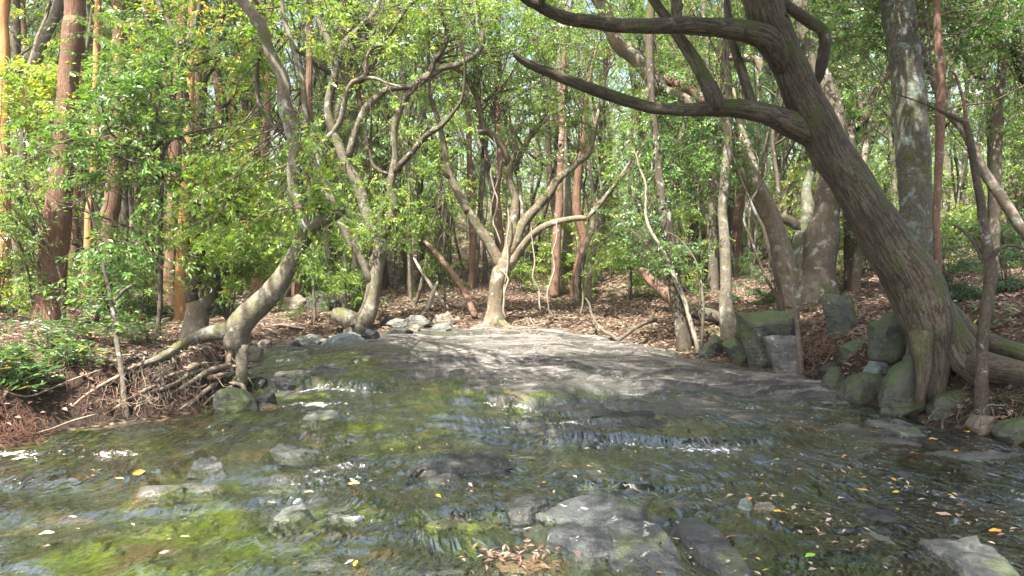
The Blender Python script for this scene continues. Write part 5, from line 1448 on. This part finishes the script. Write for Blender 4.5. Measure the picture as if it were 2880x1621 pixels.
# undergrowth on the left bank and by the far rocks
for (c, x0, y0, x1, y1, n, ks) in [(4, 0, 480, 900, 600, 7, (3, 5, 4)), (4, 700, 560, 1050, 680, 3, (5, 3)), (5, 150, 420, 660, 560, 7, (3, 4)), (6, 150, 340, 900, 430, 9, (3, 5)), (6, 1050, 380, 1300, 480, 4, (3, 5)), (6, 2150, 250, 2576, 420, 3, (5, 3)), (6, 2150, 450, 2500, 640, 2, (5,))]:
    for k in range(n):
        d, p = based(c, rng.uniform(x0, x1), rng.uniform(y0, y1))
        put_small(int(rng.choice(ks)), p[0], p[1], rng.uniform(.45, .85))

# bamboo grass on the near bank: each tuft its own plant
def kind_grass(i):
    rng = np.random.default_rng(900 + i)
    mb = MB()
    C = []; D = []; Nn = []; L = []
    ns = 5 + i
    for s in range(ns):
        a = rng.uniform(0, 6.28); h = rng.uniform(.07, .24); r = rng.uniform(.02, .16)
        top = np.array([math.cos(a) * r, math.sin(a) * r, h])
        p = np.array([[0, 0, -.05, .003], [*(top * [.4, .4, .6]), .0028], [*top, .002]])
        tube(mb, catmull(p, .08), 4, 0, 1, 1)
        for k in range(5):
            b_ = a + rng.normal() * 1.2; up = rng.uniform(-.15, .5)
            C.append(top - [0, 0, rng.uniform(0, .05)]); D.append([math.cos(b_), math.sin(b_), up]); Nn.append([rng.normal() * .3, rng.normal() * .3, 1]); L.append(rng.uniform(.09, .17))
    C, D, Nn, L = map(np.array, (C, D, Nn, L))
    leaves(mb, C, D, Nn, L, L * .2, rng.uniform(.15, .9, len(L)), 0, .12)
    o = mb.build('bamboo_grass', [LEAF_G, TWIG])
    return tag(o, ['short tuft of bamboo grass on the leafy creek bank', 'mid-sized tuft of bamboo grass on the leafy creek bank', 'full tuft of bamboo grass on the leafy creek bank'][i], 'plant', 'bamboo grass tufts on the creek bank')


gk = [kind_grass(i) for i in range(3)]
gu = [False] * 3
for (c, x0, y0, x1, y1, n) in [(4, 0, 650, 320, 900, 16), (4, 320, 690, 760, 800, 18), (4, 700, 700, 960, 780, 11), (4, 280, 820, 560, 930, 12), (4, 0, 880, 260, 1040, 14), (4, 100, 1010, 280, 1080, 3), (6, 200, 420, 480, 520, 8), (6, 2250, 560, 2450, 640, 4), (6, 1580, 500, 1680, 600, 4), (6, 930, 540, 1000, 580, 2), (5, 1750, 480, 1980, 560, 6), (5, 200, 560, 420, 640, 6)]:
    for k in range(n):
        d, p = based(c, rng.uniform(x0, x1), rng.uniform(y0, y1))
        j = int(rng.integers(3))
        o = gk[j] if not gu[j] else gk[j].copy()
        if gu[j]: COL.objects.link(o)
        gu[j] = True
        s = rng.uniform(.75, 1.25) * (.85 if c == 4 else .8)
        o.location = (p[0], p[1], float(HT(p[0], p[1])[0])); o.rotation_euler = (rng.normal() * .1, rng.normal() * .1, rng.uniform(0, 6.28)); o.scale = (s, s, s)

# ------------------------------------------------------------------ distant woods, one mass of leaves nobody could count
mb = MB()
r2 = np.random.default_rng(123)
n = 170000
y = r2.uniform(31, 62, n); x = r2.uniform(-.95, .95, n) * y
cl = fbm(x * .22, y * .22, 3, 130)
top = 9 + 5.5 * cl + 3.0 * np.abs(x / y) + (y - 31) * .12 + 5 * sstep(.12, .4, -x / y) + 4 * sstep(.3, .6, x / y)
z = top * r2.random(n) ** .95
keep = (fbm(x * .5 + 7, z * .55 + y * .13, 3, 131) > -.12 + .35 * sstep(6, 12, z)) | (z < 3.5)
x, y, z = x[keep], y[keep], z[keep]; n = len(x)
z = z + HT(x, y)
C = np.column_stack([x, y, z])
D = r2.normal(size=(n, 3)) * [1, 1, .5]; Nn = r2.normal(size=(n, 3)) * .6 + [0, -.1, 1]
L = r2.uniform(.16, .34, n)
leaves(mb, C, D, Nn, L, L * .5, np.clip(.66 + .25 * r2.normal(size=n), 0, .97), 0)
o = mb.build('distant_foliage', LEAF_F)
tag(o, 'pale sunlit leaf mass of the distant woods closing the view', 'woods', kind='stuff')

# ------------------------------------------------------------------ dead leaves
def litter_material():
    m, nt, out, N, mix, M, ramp, noise, mapv, link = newmat('dead_leaf')
    t = N('ShaderNodeAttribute', attribute_name='tint').outputs['Fac']
    cr = N('ShaderNodeValToRGB', {0: t})
    el = cr.color_ramp.elements
    cols = [(0, (.085, .045, .03)), (.25, (.14, .082, .056)), (.5, (.23, .15, .105)), (.7, (.34, .255, .195)), (.82, (.44, .38, .31)), (.90, (.55, .22, .03)), (.95, (.60, .42, .04)), (1, (.16, .32, .03))]
    el[0].position, el[0].color = cols[0][0], (*cols[0][1], 1)
    el[1].position, el[1].color = cols[-1][0], (*cols[-1][1], 1)
    for p, c in cols[1:-1]:
        e = el.new(p); e.color = (*c, 1)
    df = N('ShaderNodeBsdfPrincipled', {'Base Color': cr.outputs[0], 'Roughness': .6, 'Specular IOR Level': .3})
    tr = N('ShaderNodeBsdfTranslucent', {'Color': cr.outputs[0]})
    s = N('ShaderNodeMixShader', {0: .2, 1: df.outputs[0], 2: tr.outputs[0]})
    link(s.outputs[0], out.inputs[0])
    return m


LITTER = litter_material()


def scatter(name, label, x, y, z, L, tint, tilt=.3, ratio=.45, fold=.2):
    n = len(x)
    r3 = np.random.default_rng(n)
    mb = MB()
    a = r3.uniform(0, 6.28, n)
    D = np.column_stack([np.cos(a), np.sin(a), r3.normal(size=n) * tilt]); Nn = np.column_stack([r3.normal(size=n) * tilt, r3.normal(size=n) * tilt, np.ones(n)])
    leaves(mb, np.column_stack([x, y, z]), D, Nn, L, L * ratio, tint, 0, fold)
    o = mb.build(name, LITTER)
    return tag(o, label, 'leaf litter', kind='stuff')


r3 = np.random.default_rng(77)
n = 90000
y = 5 + 21 * r3.random(n) ** 1.1; x = r3.uniform(-.82, .82, n) * y
hh, dd = HT(x, y), sample(GD, x, y)
k = (dd > .12) & ((x > -1.5) | (r3.random(n) < .6))
x, y, hh = x[k], y[k], hh[k]
scatter('leaf_litter', 'brown dead leaves carpeting the forest floor', x, y, hh + .012 + .02 * r3.random(len(x)), r3.uniform(.045, .10, len(x)), np.clip(r3.beta(1.7, 2.2, len(x)) * .92, 0, .9))
n = 9000
n = 14000; y = 3 + 10.5 * r3.random(n); x = r3.uniform(-.75, .78, n) * y
hh, dd = HT(x, y), sample(GD, x, y)
pk = sstep(-.3, .6, x / y) * .36 + .02
pk = (pk + .30 * sstep(7.5, 8.5, y) * (x > -.8)) * np.where(y > 7, .9, 1.0) * (0.06 + 2.6 * vnoise(x * 1.9 + .6 * y, y * 1.6 - .5 * x, 5) ** 3.2) + .25 * sstep(-.5, 0, dd) * (x > 0)
k = (dd < .0) & (r3.random(n) < pk)
x, y, hh = x[k], y[k], hh[k]
zz = np.maximum(hh, WT(x, y) + .012) + .012
tt = np.where(r3.random(len(x)) < .45, r3.uniform(.60, .82, len(x)), np.where(r3.random(len(x)) < .82, r3.uniform(.1, .6, len(x)), r3.uniform(.86, .965, len(x))))
scatter('scattered_leaves', 'small pale and yellow dead leaves sprinkled over slab and shallows', x, y, zz, r3.uniform(.018, .044, len(x)) * (1 + .3 * (y < 6)), tt, .22, .42, .12)

n = 5200
y = r3.uniform(7.3, 13.6, n); x = r3.uniform(-.3, .6, n) * y
hh, dd, gw = HT(x, y), sample(GD, x, y), sample(GW, x, y)
k = (dd < 0) & (gw > .012) & (r3.random(n) < .25 + .9 * vnoise(x * 1.5, y * 2, 15) ** 2)
x, y, hh = x[k], y[k], hh[k]
scatter('slab_leaves', 'dry leaves lying over the flat rock slab', x, y, hh + .012, r3.uniform(.02, .05, len(x)), np.where(r3.random(len(x)) < .45, r3.uniform(.58, .82, len(x)), r3.uniform(.05, .5, len(x))), .22, .42, .12)

d, p = based(8, 40, 850, True)
n = 90
x = p[0] + r3.normal(size=n) * .12; y = p[1] + r3.normal(size=n) * .07
scatter('leaf_heap', 'heap of wet reddish-brown leaves beside the cracked slab', x, y, np.maximum(HT(x, y), WT(x, y)) + .012 + .03 * r3.random(n), r3.uniform(.035, .065, n), r3.uniform(.05, .55, n), .5, .42, .15)

# the leaves one can pick out, each its own object: crop, x, y, length in metres, heading, colour, label
FLS = .72
FL = [(7, 700, 445, .11, .5, .90, 'orange-brown leaf standing on edge in the green shallows'), (7, 600, 457, .09, .1, .88, 'red-orange leaf floating next to the orange-brown one'), (7, 1780, 482, .11, 0, .89, 'orange leaf on the rippled water past the bright shallows'),
      (7, 1478, 488, .08, 1, .80, 'pale curled leaf stuck to a ripple near the middle of the stream'), (7, 235, 735, .11, .35, .82, 'long pale leaf drifting near the bottom corner of the green shallows'), (7, 1790, 888, .07, 1.5, .95, 'yellow leaf at the very bottom edge of the stream'),
      (7, 930, 752, .07, .3, .60, 'brown leaf on the dark green water near the bottom'), (7, 825, 833, .07, .6, .55, 'dull brown leaf on the water close to the bottom edge'), (7, 1370, 578, .06, .2, .87, 'small red-brown leaf before the sunlit pale stone'),
      (7, 1555, 525, .09, .1, .62, 'tan leaf drifting just behind the sunlit pale stone'), (7, 1420, 165, .10, .6, .3, 'dark red leaf cluster on the bright yellow algae patch'), (7, 365, 652, .08, 0, .7, 'thin tan leaf in the dark riffle of the shallows'),
      (8, 1500, 848, .09, .3, 1.0, 'round bright green leaf floating near the bottom'), (8, 1168, 866, .06, .2, .995, 'smaller green leaf beside the grey shelf'), (8, 1335, 358, .07, .2, .99, 'pale green leaf below the small rapids'), (8, 1278, 922, .06, 0, .985, 'green leaf sliver at the bottom edge by the shelf'),
      (8, 1085, 905, .07, 1.2, .78, 'pale round leaf standing at the foot of the grey shelf'), (8, 983, 855, .06, .8, .80, 'pale leaf lying high on the grey shelf'), (8, 600, 750, .08, 2.1, .82, 'whitish curled leaf in the middle of the cracked slab'),
      (8, 422, 553, .07, 2.6, .80, 'white dry leaf at the upper end of the cracked slab'), (8, 75, 712, .08, 0, .81, 'whitish leaf in the water beside the cracked slab edge'), (8, 920, 815, .08, 2.9, .82, 'white leaf on the edge of the grey shelf'),
      (8, 2430, 722, .09, -.3, .90, 'bright orange leaf floating above the corner boulder'), (8, 2025, 328, .11, 0, .89, 'large orange leaf on dark water near the boulders'), (8, 2120, 255, .10, -.2, .87, 'red and white leaf curling on the dark water'),
      (8, 1820, 218, .12, -.4, .93, 'long yellow-brown leaf on the dark water below the leafy rock'), (8, 1765, 515, .10, -.3, .92, 'yellow-orange leaf riding the streaked current'), (8, 1335, 622, .07, -.6, .94, 'yellow leaf beside the brown stone'),
      (8, 1435, 635, .06, .4, .88, 'small red leaf among pale ones near the brown stone'), (8, 1445, 408, .05, 0, .955, 'tiny yellow leaf in the smooth stretch under the rapids'), (8, 1100, 755, .10, .2, .45, 'dark brown leaf bridging the gap between slab and shelf'),
      (8, 25, 630, .08, 2.2, .89, 'orange leaf tucked under the dark block'), (8, 2235, 315, .07, .3, .90, 'orange-tan leaf between two flat wet rocks'), (8, 2350, 370, .08, -.5, .85, 'tan leaf on the darkest part of the shallows'),
      (8, 378, 302, .07, .2, .82, 'pale leaf caught on the lip of the small rapids'), (8, 1740, 302, .09, .1, .86, 'brownish orange leaf on the mossy current'), (8, 1655, 555, .08, .5, .80, 'torn pale leaf in the leafy shallows'),
      (8, 1415, 605, .08, 1.0, .79, 'pale pointed leaf propped near the white stone'), (8, 825, 763, .07, 0, .77, 'narrow tan leaf lying across the slab edge crack'), (8, 2170, 640, .12, -.4, .68, 'long brown leaf floating near the whitewater corner')]
for i, (c, x, y, L, hd, tn, lab) in enumerate(FL):
    d, p = based(c, x, y, True)
    mb = MB()
    m = 9; L *= FLS
    s = np.linspace(0, 1, m); wd = L * .24 * np.sin(np.pi * np.clip(s, .02, .985)) ** .8
    curl = L * (.25 * (s - .5) ** 2 * (1 if i % 2 else .3) + .03 * np.sin(s * 9 + i))
    V = []
    for kx in range(5):
        v = (kx - 2) / 2.0
        V.append(np.column_stack([(s - .5) * L, v * wd, curl + abs(v) * wd * .5]))
    V = np.stack(V, 1).reshape(-1, 3)
    idx = np.arange(m * 5).reshape(m, 5)
    Q = np.stack([idx[:-1, :-1], idx[1:, :-1], idx[1:, 1:], idx[:-1, 1:]], -1).reshape(-1, 4)
    mb.add(V, Q, 0, tint=np.full(len(V), tn))
    o = mb.build('fallen_leaf', LITTER)
    o.location = (p[0], p[1], p[2] + .02 + (.03 if 'on edge' in lab or 'standing' in lab else 0)); o.rotation_euler = ((1.0 if 'on edge' in lab else .25 * ((i * 7) % 5 - 2) / 2), .15 * ((i * 3) % 5 - 2) / 2, hd)
    tag(o, lab, 'leaf', 'fallen leaves on the stream')

# ------------------------------------------------------------------ rootlets hanging out of the undercut bank
def rootlets(parent, origin, spec, name, mat, n, seed, rad, length):
    rg = np.random.default_rng(seed)
    c, x0, y0, x1, y1 = spec
    pts = [based(c, rg.uniform(x0, x1), rg.uniform(y0, y1))[1] for _ in range(26)]
    K = 14
    P = np.zeros((n, K, 3)); R = np.zeros((n, K))
    for b_ in range(n):
        p = pts[rg.integers(len(pts))] + rg.normal(size=3) * [.16, .10, .03]
        d = unit(np.array([rg.normal() * .75, -abs(rg.normal()) * .45 - .1, -.6 + rg.normal() * .35]))
        L = length * rg.uniform(.4, 1.3)
        q = p.copy()
        for k in range(K):
            P[b_, k] = q
            d = unit(d + rg.normal(size=3) * .38 + [0, 0, -.08])
            q = q + d * L / K
        g = np.maximum(HT(P[b_, :, 0], P[b_, :, 1]), WT(P[b_, :, 0], P[b_, :, 1])) + .012
        P[b_, :, 2] = np.maximum(P[b_, :, 2], g)
        R[b_] = rad * rg.uniform(.5, 1.5) * np.linspace(1, .3, K)
    mb = MB(); btubes(mb, P, R, 4)
    o = mb.build(name, mat, parent, origin)
    return o


for spec, nm, mat, n, sd, rad, ln in [((4, 480, 930, 1280, 1080), 'rootlets', ROOT_PALE, 26, 1, .005, .5), ((4, 420, 960, 1280, 1120), 'rootlets', BARK_RED, 90, 2, .004, .38), ((4, 700, 850, 1350, 1000), 'rootlets', BARK_DARK, 120, 8, .005, .45), ((4, 380, 1000, 1000, 1120), 'rootlets', ROOT_RED, 70, 9, .0025, .35)]:
    tag(rootlets(T8.o, T8.base, spec, nm, mat, n, sd, rad, ln), kind='stuff')
o = rootlets(None, None, (4, 0, 1190, 90, 1330), 'root_mat', ROOT_RED, 190, 3, .003, .35)
tag(o, 'matted red fibrous roots at the water by the edge of the leafy bank', 'roots', kind='stuff')
o = rootlets(None, None, (6, 1420, 540, 1560, 780), 'twig_tangle', BARK_RED, 150, 4, .005, .6)
tag(o, 'heap of dead brown twigs between the pale slab and the dark block', 'twigs', kind='stuff')
o = rootlets(T6.o, T6.base, (5, 1400, 600, 1850, 680), 'rootlets', ROOT_PALE, 90, 5, .009, .9)
tag(o, kind='stuff')
o = rootlets(BT.o, BT.base, (6, 2300, 900, 2570, 1060), 'rootlets', BARK_DARK, 90, 6, .006, .5)
tag(o, kind='stuff')
o = rootlets(None, None, (6, 1650, 380, 1900, 640), 'slope_twigs', ROOT_PALE, 90, 7, .005, .6)
tag(o, 'dead sticks and roots strewn on the slope before the leaning trunk', 'twigs', kind='stuff')

# crown of the leaning tree, clumps placed unseen overhead to shade water and slab
tp = np.concatenate(BT.anch)
BT.crown([((.6, 4.4, 7.2), (1.6, 1.4, .7), 55, 11), ((2.0, 4.2, 7.0), (1.6, 1.4, .7), 62, 11), ((3.3, 3.2, 7.0), (1.6, 1.5, .8), 57, 11), ((-.6, 2.9, 7.4), (1.4, 1.3, .7), 30, 9), ((1.2, 2.3, 7.5), (1.6, 1.3, .7), 50, 11),
          ((2.2, 5.6, 7.8), (1.5, 1.2, .7), 55, 11), ((3.6, 5.0, 7.4), (1.5, 1.3, .8), 55, 11), ((.6, 6.7, 7.4), (1.3, 1.1, .6), 26, 9), ((-.9, 5.9, 7.5), (1.1, .8, .5), 32, 11), ((1.3, 6.9, 7.6), (1.2, .9, .5), 42, 11), ((2.8, 6.6, 7.6), (1.3, 1.0, .6), 45, 11), ((4.6, 6.0, 7.6), (1.4, 1.2, .7), 45, 11), ((-.3, 1.3, 7.3), (1.1, .9, .5), 34, 10), ((-.6, 0.2, 7.5), (1.2, .8, .5), 30, 10), ((.9, .6, 7.5), (1.3, 1.0, .6), 40, 10), ((2.4, 1.4, 7.6), (1.6, 1.3, .7), 42, 11)], LEAF_A, 90, leafL=.11, tint=(.5, .2), twiglen=.5)


# ------------------------------------------------------------------ light
EL, AZ = math.radians(61), math.radians(-148)
w = bpy.data.worlds.new('World'); SC.world = w; w.use_nodes = True
nt = w.node_tree
bg = nt.nodes['Background']
sky = nt.nodes.new('ShaderNodeTexSky'); sky.sky_type = 'NISHITA'; sky.sun_disc = False
sky.sun_elevation = EL; sky.sun_rotation = AZ; sky.air_density = 1.0; sky.dust_density = 6.0
nt.links.new(sky.outputs[0], bg.inputs[0]); bg.inputs[1].default_value = 0.125
sd = bpy.data.lights.new('sun', 'SUN'); sd.energy = 5.0; sd.angle = math.radians(.5); sd.color = (1.0, .95, .86)
so = bpy.data.objects.new('sun', sd); COL.objects.link(so)
v = Vector((math.sin(AZ) * math.cos(EL), math.cos(AZ) * math.cos(EL), math.sin(EL)))
so.rotation_euler = v.to_track_quat('Z', 'Y').to_euler()
SC.view_settings.view_transform = 'Standard'; SC.view_settings.look = 'None'
SC.view_settings.exposure = 2.2; SC.view_settings.gamma = 1.0
cy = SC.cycles
cy.max_bounces = 7; cy.diffuse_bounces = 4; cy.glossy_bounces = 3; cy.transmission_bounces = 5; cy.transparent_max_bounces = 8
cy.caustics_reflective = False; cy.caustics_refractive = False
cy.sample_clamp_indirect = 6
cy.use_denoising = True
try:
    cy.denoiser = 'OPENIMAGEDENOISE'; cy.denoising_input_passes = 'RGB_ALBEDO_NORMAL'
except Exception:
    pass
hm = bpy.data.materials.new('haze'); hm.use_nodes = True
hn = hm.node_tree
for q in list(hn.nodes):
    hn.nodes.remove(q)
ho = hn.nodes.new('ShaderNodeOutputMaterial'); hv = hn.nodes.new('ShaderNodeVolumePrincipled')
hv.inputs['Color'].default_value = (.92, .96, .88, 1); hv.inputs['Density'].default_value = .0005; hv.inputs['Anisotropy'].default_value = .1
hn.links.new(hv.outputs[0], ho.inputs[1])
bm = bmesh.new(); bmesh.ops.create_cube(bm, size=1.0)
me = bpy.data.meshes.new('haze'); bm.to_mesh(me); bm.free(); me.materials.append(hm)
z0 = float(GH.min()) - 1.0
ho_ = bpy.data.objects.new('haze', me); COL.objects.link(ho_)
ho_.scale = (324, 294, 33 - z0); ho_.location = (0, 85, (33 + z0) / 2)
tag(ho_, 'faint sunlit haze in the air between the trees', 'haze', kind='stuff')
print('TOP', max((o.matrix_world @ Vector(c)).z for o in COL.objects if o.type == 'MESH' and o is not ho_ for c in o.bound_box), z0)
print('DEPTHS', LOG)
print('TOTAL OBJECTS', len(bpy.data.objects))
